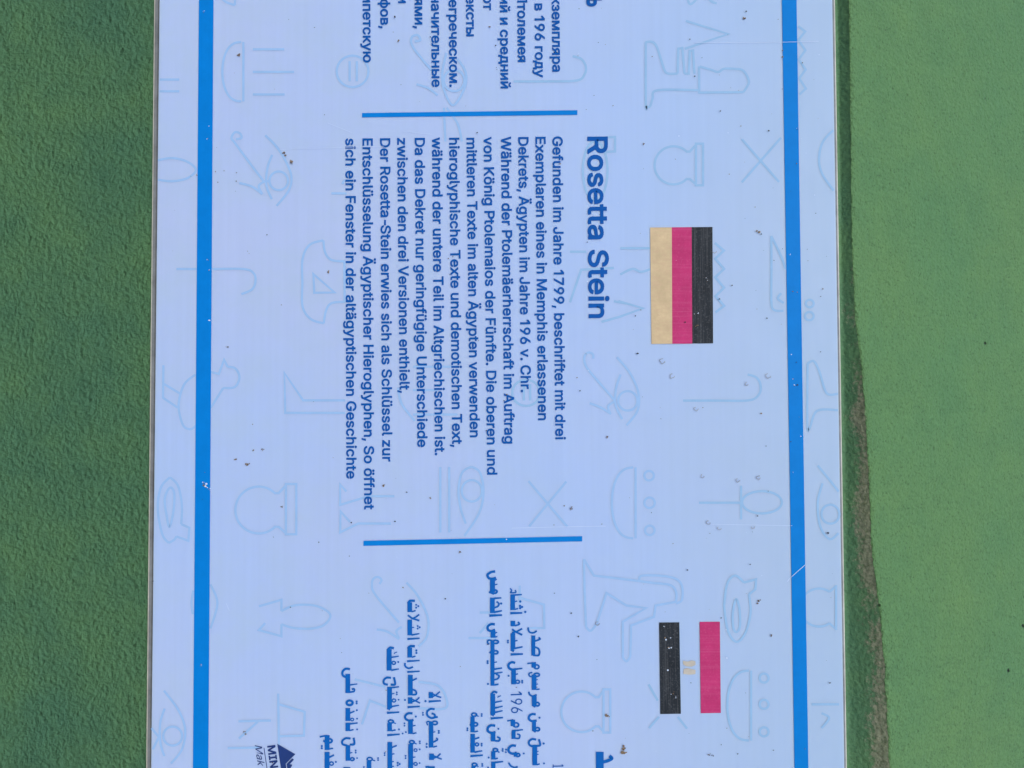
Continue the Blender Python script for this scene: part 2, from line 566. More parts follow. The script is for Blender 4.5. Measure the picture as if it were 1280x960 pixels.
# ------------------------------------------------------------------ letters
# outlines of the sans-serif letters: advance and closed contours, in thousandths of an em
GLYPHS = {' ': (187, []),
',': (187, ["38 -119 68 71 137 71 84 -119"]),
'-': (330, ["337 244 337 188 114 188 114 244"]),
'.': (187, ["95 -4 78 -1 63 9 53 24 50 41 53 59 63 73 78 83 95 87 113 83 128 73 138 59 141 41 138 24 128 9 113 -1"]),
'1': (380, ["256 509 256 0 192 0 192 420 189 420 70 345 70 412 182 509"]),
'6': (453, ["226 -7 182 -1 142 15 109 40 84 74 69 115 64 162 68 199 80 239 137 340 252 509 322 509 151 261 145 261 165 288 196 307 235 314 278 309 316 295 346 271 370 240 384 201 389 157 384 112 368 73 343 39 310 14 271 -2", "226 48 254 52 279 63 299 79 314 101 324 128 327 157 324 187 314 213 299 235 279 251 254 262 226 265 198 262 174 252 153 235 138 214 128 188 125 158 128 128 138 102 153 79 174 63 198 52"]),
'7': (453, ["97 0 323 448 323 452 62 452 62 509 391 509 391 449 165 0"]),
'9': (453, ["226 516 271 510 310 494 343 468 368 434 384 393 389 347 385 309 373 270 315 168 200 0 130 0 301 248 307 248 287 221 257 202 218 195 175 199 137 214 106 237 83 269 68 307 64 352 69 397 85 436 110 469 143 494 182 510", "226 460 199 457 174 446 154 429 138 407 129 381 125 352 129 322 138 295 154 274 174 257 199 247 226 243 254 247 279 257 299 273 314 295 324 321 327 350 324 381 314 407 299 429 279 446 254 457"]),
'A': (479, ["16 0 201 509 276 509 463 0 395 0 287 302 264 372 232 478 245 478 213 371 191 302 85 0", "110 142 110 199 370 199 370 142"]),
'C': (510, ["267 -7 225 -3 186 7 150 25 119 49 92 79 70 115 53 157 44 203 40 254 44 305 53 352 70 393 92 429 119 459 150 484 186 501 225 512 267 516 340 504 373 490 402 471 427 447 448 418 463 385 473 348 408 348 389 395 357 428 315 449 267 456 223 450 184 432 150 403 125 364 109 314 103 254 109 194 125 145 151 105 184 76 223 59 267 53 315 60 357 81 389 114 408 160 473 160 463 124 448 91 428 62 402 38 373 19 341 5 305 -4"]),
'D': (502, ["219 0 96 0 96 57 215 57 272 63 318 81 354 110 379 149 394 198 399 255 394 312 379 361 354 399 320 428 275 446 221 452 93 452 93 509 225 509 273 505 315 495 353 478 399 441 433 391 449 351 458 306 462 255 458 205 449 159 433 119 411 83 384 54 351 31 312 14 268 3", "125 509 125 0 60 0 60 509"]),
'E': (418, ["60 0 60 509 372 509 372 452 125 452 125 286 355 286 355 229 125 229 125 57 375 57 375 0"]),
'F': (410, ["60 0 60 509 369 509 369 452 125 452 125 278 346 278 346 221 125 221 125 0"]),
'G': (520, ["269 -7 225 -3 185 7 149 25 118 49 91 79 69 116 53 157 43 203 40 254 43 305 53 352 69 393 91 429 117 459 149 484 184 501 223 512 265 516 304 513 340 504 374 489 403 469 429 445 449 416 465 384 474 349 408 349 387 393 356 427 315 448 265 456 222 450 183 432 150 404 125 364 109 314 103 254 109 194 125 145 151 105 184 76 224 59 269 53 309 57 345 71 374 93 396 123 410 160 415 202 434 199 283 199 283 256 478 256 478 200 471 141 451 91 419 50 377 19 326 0"]),
'H': (517, ["60 0 60 509 125 509 125 289 392 289 392 509 457 509 457 0 392 0 392 232 125 232 125 0"]),
'I': (300, ["31 0 31 57 118 57 118 452 31 452 31 509 269 509 269 452 183 452 183 57 269 57 269 0"]),
'J': (396, ["185 -7 124 3 75 33 52 63 38 100 33 145 33 173 98 173 98 145 104 104 122 74 149 56 185 50 220 56 248 74 266 104 272 145 272 509 336 509 336 145 332 100 318 63 294 33 246 3"]),
'K': (466, ["104 145 104 216 139 261 174 303 212 344 364 509 448 509 231 276 228 276", "60 0 60 509 125 509 125 334 124 225 125 193 125 0", "372 0 188 259 228 309 449 0"]),
'M': (628, ["60 0 60 509 152 509 277 187 287 159 299 123 311 84 322 49 307 49 318 83 330 121 342 158 352 187 476 509 568 509 568 0 504 0 504 291 504 327 505 369 506 413 507 457 513 457 498 409 482 363 467 322 456 291 342 0 286 0 170 291 159 321 145 361 129 408 112 457 119 457 120 416 121 372 122 328 122 291 122 0"]),
'N': (523, ["60 0 60 509 136 509 343 183 363 151 388 107 414 55 405 54 401 108 399 157 399 195 399 509 463 509 463 0 387 0 202 290 177 331 148 381 108 452 119 454 122 384 124 328 125 291 125 0"]),
'P': (444, ["60 0 60 509 235 509 289 503 332 487 366 462 390 430 404 391 409 348 404 304 390 265 366 233 332 207 289 191 235 186 109 186 109 242 233 242 269 246 297 256 318 272 333 294 342 319 344 348 342 376 333 402 318 423 297 439 268 449 232 452 125 452 125 0"]),
'R': (449, ["60 0 60 509 236 509 290 504 333 489 367 465 390 433 405 395 409 352 405 309 390 271 367 240 333 217 289 203 236 198 96 198 96 255 234 255 269 258 298 267 319 281 334 300 342 324 345 352 342 380 334 405 319 425 298 440 269 449 233 452 125 452 125 0", "353 0 230 229 303 229 428 0"]),
'S': (446, ["224 -9 172 -4 128 9 91 31 64 60 46 96 38 137 104 137 110 110 123 88 142 71 166 59 224 49 257 52 286 60 311 74 329 92 341 114 346 139 342 161 332 179 296 205 245 222 184 239 128 260 86 289 60 326 52 372 58 413 75 448 102 476 138 498 180 511 227 516 275 511 316 498 351 476 377 449 394 415 401 378 337 378 326 412 302 437 267 453 225 459 194 456 167 448 145 435 129 418 118 398 115 376 119 352 131 334 169 308 212 293 264 279 312 264 359 238 395 198 405 171 408 139 403 99 386 64 360 34 323 11 278 -4"]),
'T': (448, ["32 452 32 509 417 509 417 452 257 452 257 0 193 0 193 452"]),
'U': (517, ["259 -8 203 -2 154 15 114 43 85 80 66 124 60 173 60 509 124 509 124 178 128 144 141 113 160 87 187 68 220 56 259 52 298 56 331 68 357 87 377 113 389 144 393 178 393 509 457 509 457 173 451 124 433 80 403 43 363 15 315 -2"]),
'V': (479, ["204 0 16 509 84 509 192 206 215 137 248 31 235 31 267 138 290 206 395 509 463 509 278 0"]),
'W': (686, ["155 0 16 509 82 509 163 196 175 145 187 94 197 40 189 40 200 94 211 145 224 196 306 509 380 509 462 196 474 145 486 94 497 40 488 40 499 94 510 145 523 196 603 509 670 509 530 0 455 0 368 323 351 391 336 475 350 475 335 395 318 323 230 0"]),
'_': (319, ["319 0 319 -56 0 -56 0 0"]),
'a': (389, ["160 -9 126 -5 94 5 68 22 48 45 35 73 30 108 34 138 43 161 58 179 78 193 125 211 178 220 234 227 265 235 273 243 276 255 276 257 267 297 240 322 196 331 149 322 118 301 100 274 41 291 57 322 79 346 104 364 133 375 194 384 239 379 286 360 306 343 322 320 333 290 337 251 337 0 277 0 277 52 272 52 252 25 215 1", "170 45 202 49 228 59 248 74 263 93 272 115 276 138 276 190 259 182 231 176 200 171 175 168 134 159 103 139 95 124 92 105 102 72 130 52"]),
'b': (424, ["229 -8 198 -5 172 4 138 31 118 59 112 59 112 0 53 0 53 509 114 509 114 319 118 319 137 346 171 373 197 381 229 384 274 378 313 361 345 332 370 293 385 245 390 189 385 133 370 84 346 45 313 16 274 -2", "220 47 253 51 279 66 301 88 316 117 325 151 328 189 325 227 316 261 301 290 280 311 253 325 220 330 188 325 161 312 140 291 125 263 116 229 113 189 116 150 125 115 140 86 162 65 188 51"]),
'c': (395, ["207 -8 159 -2 117 16 82 46 56 85 40 133 34 187 40 243 56 291 82 330 117 360 159 378 207 384 260 377 305 356 340 322 362 277 303 262 290 289 270 311 242 325 207 330 173 325 145 310 124 287 108 258 99 224 96 187 99 151 108 117 124 89 145 66 173 51 207 46 243 52 271 66 292 89 304 117 363 102 341 56 306 21 261 -1"]),
'd': (424, ["195 -8 151 -2 111 16 79 45 55 84 39 133 34 189 39 245 55 293 79 332 112 361 151 378 196 384 228 381 253 373 287 346 306 319 311 319 311 509 372 509 372 0 313 0 313 59 307 59 287 31 252 4 227 -5", "205 47 236 51 263 65 284 86 299 115 309 150 312 189 309 229 300 263 284 291 263 312 237 325 205 330 172 325 145 311 124 290 108 261 99 227 96 189 99 151 109 117 124 88 145 66 172 51"]),
'e': (404, ["212 -8 161 -2 117 16 82 46 56 85 40 132 34 187 39 242 55 290 81 329 115 359 157 378 205 384 266 374 294 361 319 341 341 315 357 282 368 242 371 194 371 169 75 169 75 221 338 221 310 202 307 237 298 269 283 294 263 314 237 326 205 330 173 326 146 313 125 294 109 270 99 241 96 211 96 178 100 139 110 106 128 80 151 61 179 50 212 46 254 53 285 73 306 105 365 91 353 63 335 39 311 19 283 4 249 -5"]),
'f': (253, ["228 379 228 327 6 327 6 379", "81 0 81 432 84 461 96 486 113 505 135 519 187 530 222 527 243 521 227 468 215 472 195 474 171 470 154 460 145 443 142 419 142 0"]),
'g': (425, ["207 -151 168 -148 134 -140 82 -110 51 -69 101 -41 122 -66 154 -88 207 -97 249 -92 282 -75 304 -47 311 -6 311 68 306 68 287 41 252 16 227 8 195 5 152 10 113 27 80 53 55 90 39 136 34 191 39 246 55 293 80 332 112 361 152 378 196 384 228 382 253 373 288 346 308 319 313 319 313 379 372 379 372 -9 367 -54 350 -90 324 -117 291 -136 251 -147", "205 59 237 63 264 75 285 95 300 121 309 154 312 193 309 231 300 264 285 291 264 312 237 325 205 330 172 325 145 312 124 290 109 262 99 229 96 193 99 155 109 123 124 96 145 76 172 63"]),
'h': (410, ["114 227 114 0 53 0 53 509 114 509 114 287 102 287 124 332 152 362 187 379 227 384 264 380 295 369 321 349 341 321 353 285 357 240 357 0 296 0 296 235 290 275 273 304 246 323 210 329 184 326 161 317 141 303 126 283 117 257"]),
'i': (166, ["53 0 53 379 114 379 114 0", "84 443 67 446 54 455 44 468 41 483 44 499 54 512 67 521 84 524 100 521 114 512 123 499 126 483 123 468 114 455 100 446"]),
'k': (380, ["110 137 110 212 121 212 284 379 360 379 184 199 177 199", "53 0 53 509 114 509 114 0", "294 0 148 186 191 229 372 0"]),
'l': (189, ["139 -2 101 3 74 20 58 47 53 84 53 509 114 509 114 99 120 62 130 54 146 52 160 53 170 54 181 3 162 -1"]),
'm': (609, ["53 0 53 379 112 379 112 295 108 295 118 323 132 346 172 376 219 386 257 380 287 361 309 331 321 295 312 295 322 321 337 343 381 375 437 386 468 383 497 372 522 354 541 328 553 296 557 255 557 0 496 0 496 254 490 289 473 313 447 326 419 330 395 328 374 320 345 290 335 247 335 0 274 0 274 260 269 288 253 311 229 326 199 330 158 320 140 307 126 289 117 266 114 238 114 0"]),
'n': (409, ["114 227 114 0 53 0 53 379 112 379 112 287 102 287 124 332 152 362 187 379 227 384 264 380 295 369 321 349 341 321 353 285 357 240 357 0 296 0 296 235 290 275 273 304 246 323 210 329 184 326 161 317 141 303 126 283 117 257"]),
'o': (415, ["207 -8 159 -2 117 16 82 46 56 85 40 133 34 187 40 243 56 291 82 330 117 360 159 378 207 384 256 378 299 360 333 330 359 291 376 243 381 187 376 133 359 85 333 46 299 16 256 -2", "207 46 242 51 270 66 292 89 307 117 316 151 319 187 316 224 307 258 292 287 270 310 242 325 207 330 173 325 145 310 124 287 108 258 99 224 96 187 99 151 108 117 124 89 145 66 173 51"]),
'p': (424, ["53 -143 53 379 112 379 112 319 118 319 137 346 171 373 197 381 229 384 274 378 313 361 345 332 370 293 385 245 390 189 385 133 370 84 346 45 313 16 274 -2 229 -8 198 -5 173 4 138 31 118 59 114 59 114 -143", "220 47 253 51 279 66 301 88 316 117 325 151 328 189 325 227 316 261 301 290 280 311 253 325 220 330 188 325 161 312 140 291 125 263 116 229 113 189 116 150 125 115 140 86 162 65 188 51"]),
'r': (259, ["53 0 53 379 112 379 112 321 115 321 130 347 152 367 181 380 213 385 229 384 243 384 243 322 230 324 207 326 182 323 159 315 140 301 126 284 117 262 114 237 114 0"]),
's': (365, ["182 -8 145 -5 112 3 84 18 62 38 45 63 36 94 94 107 105 79 124 60 150 49 181 45 217 50 244 62 262 81 268 103 265 121 254 136 237 147 212 155 149 170 104 186 72 208 53 237 47 274 51 305 65 332 87 354 115 370 149 381 187 384 223 381 254 372 279 358 299 339 324 290 268 277 258 298 243 316 219 328 187 333 156 329 131 317 114 299 109 277 112 258 124 243 172 223 229 209 275 194 306 171 325 142 331 107 326 75 312 47 290 24 260 6 223 -5"]),
't': (227, ["204 379 204 327 6 327 6 379", "65 471 126 471 126 98 128 76 136 61 150 53 170 50 185 51 202 54 213 2 192 -3 168 -4 125 2 92 21 72 52 65 93"]),
'u': (410, ["182 -5 146 -1 115 11 89 31 69 59 57 95 53 139 53 379 114 379 114 144 119 105 137 75 164 56 200 50 226 53 249 62 268 77 283 97 293 122 296 153 296 379 357 379 357 0 298 0 298 92 307 92 286 47 257 17 222 0"]),
'v': (389, ["163 0 17 379 84 379 165 155 187 87 206 21 184 21 203 87 224 155 305 379 371 379 226 0"]),
'w': (567, ["138 0 23 379 87 379 133 214 154 137 175 41 165 41 186 135 206 214 252 379 316 379 362 214 382 136 402 41 391 41 413 135 434 214 480 379 545 379 429 0 368 0 319 172 305 225 291 280 277 338 291 338 277 280 263 225 248 172 199 0"]),
'x': (378, ['12 0 88 0 366 379 290 379', '290 0 366 0 88 379 12 379']),
'y': (389, ["47 -139 61 -86 71 -87 104 -89 130 -74 151 -36 163 -1 17 379 84 379 165 155 187 87 206 21 184 21 202 87 224 155 305 379 371 379 204 -58 177 -107 139 -136 91 -145 65 -143"]),
'z': (380, ["42 0 42 46 254 320 254 323 48 323 48 379 333 379 333 331 126 60 126 56 339 56 339 0"]),
'Ä': (479, ["16 0 201 509 276 509 463 0 395 0 287 302 264 372 232 478 245 478 213 371 191 302 85 0", "110 142 110 199 370 199 370 142", "312 572 296 575 283 584 274 597 271 612 274 628 283 641 296 650 312 653 327 650 340 641 349 628 352 612 349 597 340 584 327 575", "168 572 152 575 139 584 130 597 127 612 130 628 139 641 152 650 168 653 183 650 196 641 205 628 208 612 205 597 196 584 183 575"]),
'ä': (389, ["160 -9 126 -5 94 5 68 22 48 45 35 73 30 108 34 138 43 161 58 179 78 193 125 211 178 220 234 227 265 235 273 243 276 255 276 257 267 297 240 322 196 331 149 322 118 301 100 274 41 291 57 322 79 346 104 364 133 375 194 384 239 379 286 360 306 343 322 320 333 290 337 251 337 0 277 0 277 52 272 52 252 25 215 1", "170 45 202 49 228 59 248 74 263 93 272 115 276 138 276 190 259 182 231 176 200 171 175 168 134 159 103 139 95 124 92 105 102 72 130 52", "261 443 246 446 233 455 224 468 221 483 224 499 233 512 246 520 261 523 277 520 290 512 299 499 301 483 299 468 290 455 277 446", "117 443 102 446 89 455 80 468 77 483 80 499 89 512 102 520 117 523 133 520 146 512 155 499 158 483 155 468 146 455 133 446"]),
'ö': (415, ["207 -8 159 -2 117 16 82 46 56 85 40 133 34 187 40 243 56 291 82 330 117 360 159 378 207 384 256 378 299 360 333 330 359 291 376 243 381 187 376 133 359 85 333 46 299 16 256 -2", "207 46 242 51 270 66 292 89 307 117 316 151 319 187 316 224 307 258 292 287 270 310 242 325 207 330 173 325 145 310 124 287 108 258 99 224 96 187 99 151 108 117 124 89 145 66 173 51", "279 443 264 446 251 455 242 468 239 483 242 499 251 512 264 520 279 523 295 520 308 512 317 499 320 483 317 468 308 455 295 446", "136 443 120 446 107 455 98 468 95 483 98 499 107 512 120 520 136 523 151 520 164 512 173 499 176 483 173 468 164 455 151 446"]),
'ü': (410, ["182 -5 146 -1 115 11 89 31 69 59 57 95 53 139 53 379 114 379 114 144 119 105 137 75 164 56 200 50 226 53 249 62 268 77 283 97 293 122 296 153 296 379 357 379 357 0 298 0 298 92 307 92 286 47 257 17 222 0", "277 443 261 446 248 455 239 468 236 483 239 499 248 512 261 520 277 523 292 520 305 512 314 499 317 483 314 468 305 455 292 446", "133 443 118 446 104 455 96 468 93 483 96 499 104 512 118 520 133 523 149 520 162 512 170 499 173 483 170 468 162 455 149 446"]),
'М': (628, ["60 0 60 509 152 509 277 187 287 159 299 123 311 84 322 49 307 49 318 83 330 121 342 158 352 187 476 509 568 509 568 0 504 0 504 291 504 327 505 369 506 413 507 457 513 457 498 409 482 363 467 322 456 291 342 0 286 0 170 291 159 321 145 361 129 408 112 457 119 457 120 416 121 372 122 328 122 291 122 0"]),
'П': (517, ["457 509 457 0 392 0 392 452 125 452 125 0 60 0 60 509"]),
'а': (389, ["160 -9 126 -5 94 5 68 22 48 45 35 73 30 108 34 138 43 161 58 179 78 193 125 211 178 220 234 227 265 235 273 243 276 255 276 257 267 297 240 322 196 331 149 322 118 301 100 274 41 291 57 322 79 346 104 364 133 375 194 384 239 379 286 360 306 343 322 320 333 290 337 251 337 0 277 0 277 52 272 52 252 25 215 1", "170 45 202 49 228 59 248 74 263 93 272 115 276 138 276 190 259 182 231 176 200 171 175 168 134 159 103 139 95 124 92 105 102 72 130 52"]),
'в': (392, ["53 0 53 379 208 379 264 372 307 352 334 320 343 278 339 248 324 226 300 209 270 199 312 185 345 152 355 130 358 102 354 75 343 50 325 29 300 13 269 3 232 0", "111 56 232 56 259 59 279 70 291 86 295 108 291 133 279 153 259 165 232 169 111 169", "111 220 209 220 239 224 263 234 277 251 282 273 277 294 262 310 239 320 208 324 111 324"]),
'г': (304, ["290 379 290 323 114 323 114 0 53 0 53 379"]),
'д': (427, ["13 -110 13 56 44 56 65 82 79 116 90 164 98 231 110 379 356 379 356 56 414 56 414 -110 353 -110 353 0 74 0 74 -110", "114 56 295 56 295 323 166 323 157 231 143 127 131 87"]),
'е': (404, ["212 -8 161 -2 117 16 82 46 56 85 40 132 34 187 39 242 55 290 81 329 115 359 157 378 205 384 266 374 294 361 319 341 341 315 357 282 368 242 371 194 371 169 75 169 75 221 338 221 310 202 307 237 298 269 283 294 263 314 237 326 205 330 173 326 146 313 125 294 109 270 99 241 96 211 96 178 100 139 110 106 128 80 151 61 179 50 212 46 254 53 285 73 306 105 365 91 353 63 335 39 311 19 283 4 249 -5"]),
'з': (343, ["171 -4 134 -1 101 8 73 23 51 43 37 67 31 95 94 95 100 76 117 61 142 51 171 47 202 52 227 65 243 84 249 109 243 134 226 154 198 167 163 171 138 171 138 217 163 217 193 221 217 233 233 252 238 276 234 299 220 318 199 330 173 334 145 330 122 319 105 303 99 281 40 281 45 310 59 335 80 356 107 371 138 381 173 384 209 380 239 370 264 353 283 332 294 307 298 279 293 249 277 224 254 207 225 197 225 194 263 183 291 164 307 137 313 104 308 75 294 48 273 26 244 10 210 -1"]),
'и': (410, ["358 0 296 0 296 274 293 274 111 0 53 0 53 379 114 379 114 104 118 104 300 379 358 379"]),
'й': (410, ["358 0 296 0 296 274 293 274 111 0 53 0 53 379 114 379 114 104 118 104 300 379 358 379", "205 433 179 436 155 446 135 461 120 481 110 504 107 529 151 529 155 508 166 491 184 480 205 476 227 480 244 491 255 508 259 529 304 529 301 504 291 481 276 461 256 446 232 436"]),
'к': (376, ["53 0 53 379 114 379 114 215 152 215 288 379 366 379 213 196 368 0 290 0 167 159 114 159 114 0"]),
'л': (400, ["6 0 6 56 20 56 48 63 67 86 78 133 84 211 91 379 348 379 348 0 286 0 286 323 149 323 143 189 129 84 115 47 94 21 65 5 27 0"]),
'м': (535, ["53 0 53 379 144 379 232 168 246 132 257 100 265 70 273 41 263 41 270 69 278 100 289 132 303 168 390 379 482 379 482 0 421 0 421 197 421 237 422 276 422 315 423 354 430 354 415 300 399 252 377 198 294 0 240 0 156 198 135 252 118 300 102 354 111 354 112 318 113 279 113 238 113 197 113 0"]),
'н': (408, ["309 223 309 167 99 167 99 223", "114 379 114 0 53 0 53 379", "356 379 356 0 295 0 295 379"]),
'о': (415, ["207 -8 159 -2 117 16 82 46 56 85 40 133 34 187 40 243 56 291 82 330 117 360 159 378 207 384 256 378 299 360 333 330 359 291 376 243 381 187 376 133 359 85 333 46 299 16 256 -2", "207 46 242 51 270 66 292 89 307 117 316 151 319 187 316 224 307 258 292 287 270 310 242 325 207 330 173 325 145 310 124 287 108 258 99 224 96 187 99 151 108 117 124 89 145 66 173 51"]),
'п': (408, ["355 379 355 0 294 0 294 323 114 323 114 0 53 0 53 379"]),
'р': (424, ["53 -143 53 379 112 379 112 319 118 319 137 346 171 373 197 381 229 384 274 378 313 361 345 332 370 293 385 245 390 189 385 133 370 84 346 45 313 16 274 -2 229 -8 198 -5 173 4 138 31 118 59 114 59 114 -143", "220 47 253 51 279 66 301 88 316 117 325 151 328 189 325 227 316 261 301 290 280 311 253 325 220 330 188 325 161 312 140 291 125 263 116 229 113 189 116 150 125 115 140 86 162 65 188 51"]),
'с': (395, ["207 -8 159 -2 117 16 82 46 56 85 40 133 34 187 40 243 56 291 82 330 117 360 159 378 207 384 260 377 305 356 340 322 362 277 303 262 290 289 270 311 242 325 207 330 173 325 145 310 124 287 108 258 99 224 96 187 99 151 108 117 124 89 145 66 173 51 207 46 243 52 271 66 292 89 304 117 363 102 341 56 306 21 261 -1"]),
'т': (325, ["132 0 132 325 6 325 6 379 319 379 319 325 193 325 193 0"]),
'у': (389, ["47 -139 61 -86 71 -87 104 -89 130 -74 151 -36 163 -1 17 379 84 379 165 155 187 87 206 21 184 21 202 87 224 155 305 379 371 379 204 -58 177 -107 139 -136 91 -145 65 -143"]),
'ф': (477, ["208 -8 159 -2 117 16 82 46 56 85 40 133 34 187 40 243 56 291 82 330 117 360 159 378 208 384 269 384 318 378 360 360 395 330 421 291 438 243 443 187 438 133 421 85 395 46 360 16 318 -2 269 -8", "208 43 269 43 304 48 332 64 354 87 370 117 379 151 382 187 379 225 370 260 354 290 332 314 304 330 269 335 208 335 173 330 145 314 123 290 108 260 98 225 95 187 98 151 108 117 123 87 145 64 173 48", "208 -143 208 509 269 509 269 -143"]),
'х': (378, ['12 0 88 0 366 379 290 379', '290 0 366 0 88 379 12 379']),
'ч': (401, ["198 118 138 127 92 153 62 197 53 258 53 379 114 379 114 258 120 221 138 195 165 180 198 175 264 182 324 199 324 143 285 130 244 122", "287 0 287 379 348 379 348 0"]),
'ы': (510, ["104 244 214 244 256 240 290 228 317 210 337 186 349 156 353 123 349 90 337 61 317 36 290 16 255 4 214 0 53 0 53 379 114 379 114 56 214 56 245 61 270 74 286 95 292 121 286 148 270 169 245 183 214 187 104 187", "397 0 397 379 458 379 458 0"]),
'ь': (388, ["104 244 214 244 256 240 290 228 317 210 337 186 349 156 353 123 349 90 337 61 317 36 290 16 255 4 214 0 53 0 53 379 114 379 114 56 214 56 245 61 270 74 286 95 292 121 286 148 270 169 245 183 214 187 104 187"]),
'э': (395, ["188 -8 135 -1 89 21 55 56 33 102 91 117 104 89 125 66 153 52 188 46 223 51 251 66 272 89 287 117 296 151 299 187 296 224 287 258 272 287 251 310 223 325 188 330 154 325 126 311 105 289 93 262 34 277 56 322 91 356 136 377 188 384 237 378 279 360 314 330 340 291 356 243 362 187 356 133 340 85 314 46 279 16 237 -2", "309 163 132 163 132 218 309 218"]),
'ю': (585, ["53 0 53 379 111 379 111 0", "97 162 97 217 235 217 235 162", "377 -8 328 -2 286 16 251 46 226 85 209 133 204 187 209 243 226 291 251 330 286 360 328 378 377 384 426 378 468 360 503 330 529 291 545 243 550 187 545 133 529 85 503 46 468 16 426 -2", "377 46 412 51 440 66 461 89 477 117 486 151 489 187 486 224 477 258 461 287 440 310 412 325 377 330 343 325 315 310 293 287 278 258 269 224 266 187 269 151 278 117 293 89 315 66 343 51"]),
'я': (385, ["332 0 271 0 271 326 184 326 142 322 114 309 98 288 93 259 98 231 114 211 143 198 184 194 298 194 298 142 180 142 115 150 68 174 41 211 32 259 41 308 68 346 115 371 180 379 332 379", "85 0 15 0 122 172 190 172"])}
CAP = 0.509


def inside(p, c):
    r = False
    for (x0, y0), (x1, y1) in zip(c, c[1:] + c[:1]):
        if (y0 > p[1]) != (y1 > p[1]) and p[0] < (x1 - x0) * (p[1] - y0) / (y1 - y0) + x0:
            r = not r
    return r


def area(c):
    return sum(x0 * y1 - x1 * y0 for (x0, y0), (x1, y1) in zip(c, c[1:] + c[:1]))


PARSED = {}
for ch, (adv, cs) in GLYPHS.items():
    cs = [list(map(int, c.split())) for c in cs]
    cs = [list(zip(c[::2], c[1::2])) for c in cs]
    sign_ = 1 if cs and area(max(cs, key=lambda c: abs(area(c)))) > 0 else -1
    outs = [[c] for c in cs if area(c) * sign_ > 0]
    for c in cs:
        if area(c) * sign_ < 0:
            for o in outs:
                if inside(c[0], o[0]):
                    o.append(c)
                    break
    PARSED[ch] = (adv, outs)


def letters(name, body, a, b, cap, mat, wd=0.95, lift=.00032, per_em=None, shear=0.0, parent=None, label=None, track=0):
    """body runs from pixel a to pixel b along its baseline; with per_em it ends at b and a only gives the slant"""
    pen, put = 0, []
    for ch in body:
        adv, outs = PARSED[ch]
        put.append((pen, outs))
        pen += adv + track
    xs = [px + p[0] + shear * p[1] for px, outs in put for o in outs for c in o for p in c]
    x0, x1 = min(xs), max(xs)
    A, B = Vector(a), Vector(b)
    d = (B - A).normalized()
    if per_em:
        A = B - d * per_em * (x1 - x0) / 1000
    n = Vector((d.y, -d.x))
    A, B = A + (d + n) * wd / 2, B + (n - d) * wd / 2
    ln = (B - A).length
    kx, ky = ln / (x1 - x0), (cap - wd) / CAP / 1000
    ink = Ink(lift)
    for px, outs in put:
        ink.n = 0
        for o in outs:
            cs = []
            for c in o:
                q = []
                for p in c:
                    w_ = A + d * ((px + p[0] + shear * p[1] - x0) * kx) + n * (p[1] * ky)
                    q.append((w_.x, w_.y))
                cs.append(q)
            flat = [p for c in cs for p in c]
            vs = [ink._v(p) for p in flat]
            for tri in mathutils.geometry.tessellate_polygon([[Vector((p[0], p[1], 0)) for p in c] for c in cs]):
                try:
                    f = ink.bm.faces.new([vs[t] for t in tri])
                except ValueError:
                    continue
                f.normal_update()
                if f.normal.y > 0:
                    f.normal_flip()
            ink.n += 1
            if wd > 0:
                for c in cs:
                    ink.outline(wd, c)
    o = ink.build(name, mat, parent or sign)
    if label:
        o['label'] = label
    return o, ln / (x1 - x0) * 1000


GERMAN = [
    ('Gefunden im Jahre 1799, beschriftet mit drei', 690.5, 170.7, 694.2, 549.4),
    ('Exemplaren eines in Memphis erlassenen', 669.2, 171.2, 672.6, 525.4),
    ('Dekrets, Ägypten im Jahre 196 v. Chr.', 647.8, 171.5, 651.0, 490.4),
    ('Während der Ptolemäerherrschaft im Auftrag', 626.1, 171.0, 630.6, 554.6),
    ('von König Ptolemaios der Fünfte. Die oberen und', 604.5, 171.2, 609.0, 593.4),
    ('mittleren Texte im alten Ägypten verwenden', 583.1, 172.4, 587.4, 546.7),
    ('hieroglyphische Texte und demotischen Text,', 561.4, 172.4, 565.3, 559.0),
    ('während der untere Teil im Altgriechischen ist.', 540.0, 172.0, 543.7, 569.2),
    ('Da das Dekret nur geringfügige Unterschiede', 518.4, 172.6, 521.8, 559.0),
    ('zwischen den drei Versionen enthielt,', 496.5, 172.6, 499.6, 491.3),
    ('Der Rosetta-Stein erwies sich als Schlüssel zur', 475.1, 173.0, 478.0, 577.0),
    ('Entschlüsselung Ägyptischer Hieroglyphen, So öffnet', 453.2, 173.2, 455.3, 636.9),
    ('sich ein Fenster in der altägyptischen Geschichte', 431.8, 173.2, 433.1, 598.4),
]
ems = []
for body, xa, ya, xb, yb in GERMAN:
    o, e = letters('text_line', body, (xa, ya), (xb, yb), 12.9, M_TEXT)
    ems.append(e)
EM = sum(ems) / len(ems)
letters('heading', 'Rosetta Stein', (734.1, 171.0), (735.7, 397.8), 25.6, M_TEXT, wd=1.9)

RUSSIAN = [
    ('экземпляра', 690.4, 90.0), ('Мемфисе, в 196 году', 668.9, 97.0), ('Птолемея', 647.2, 77.8),
    ('верхний и средний', 625.7, 110.8), ('от', 604.2, 13.1), ('тексты', 582.8, 45.7),
    ('древнегреческом.', 561.8, 109.0), ('незначительные', 539.8, 109.0), ('версиями,', 518.5, 35.9),
    ('и', 497.8, 4.2), ('иероглифов,', 475.6, 35.9), ('египетскую', 454.0, 78.5),
]
for body, x, y in RUSSIAN:
    letters('text_line', body, (x - 0.9, y - 100), (x, y), 12.7, M_TEXT, per_em=EM * 1.0)
letters('heading', 'камень', (732.3, -92), (732.9, 8.4), 25.6, M_TEXT, wd=1.9, per_em=32)


# ------------------------------------------------------------------ Arabic lettering
AR_LIFT = .00032


def arabic(name='text_line'):
    return Ink(AR_LIFT)


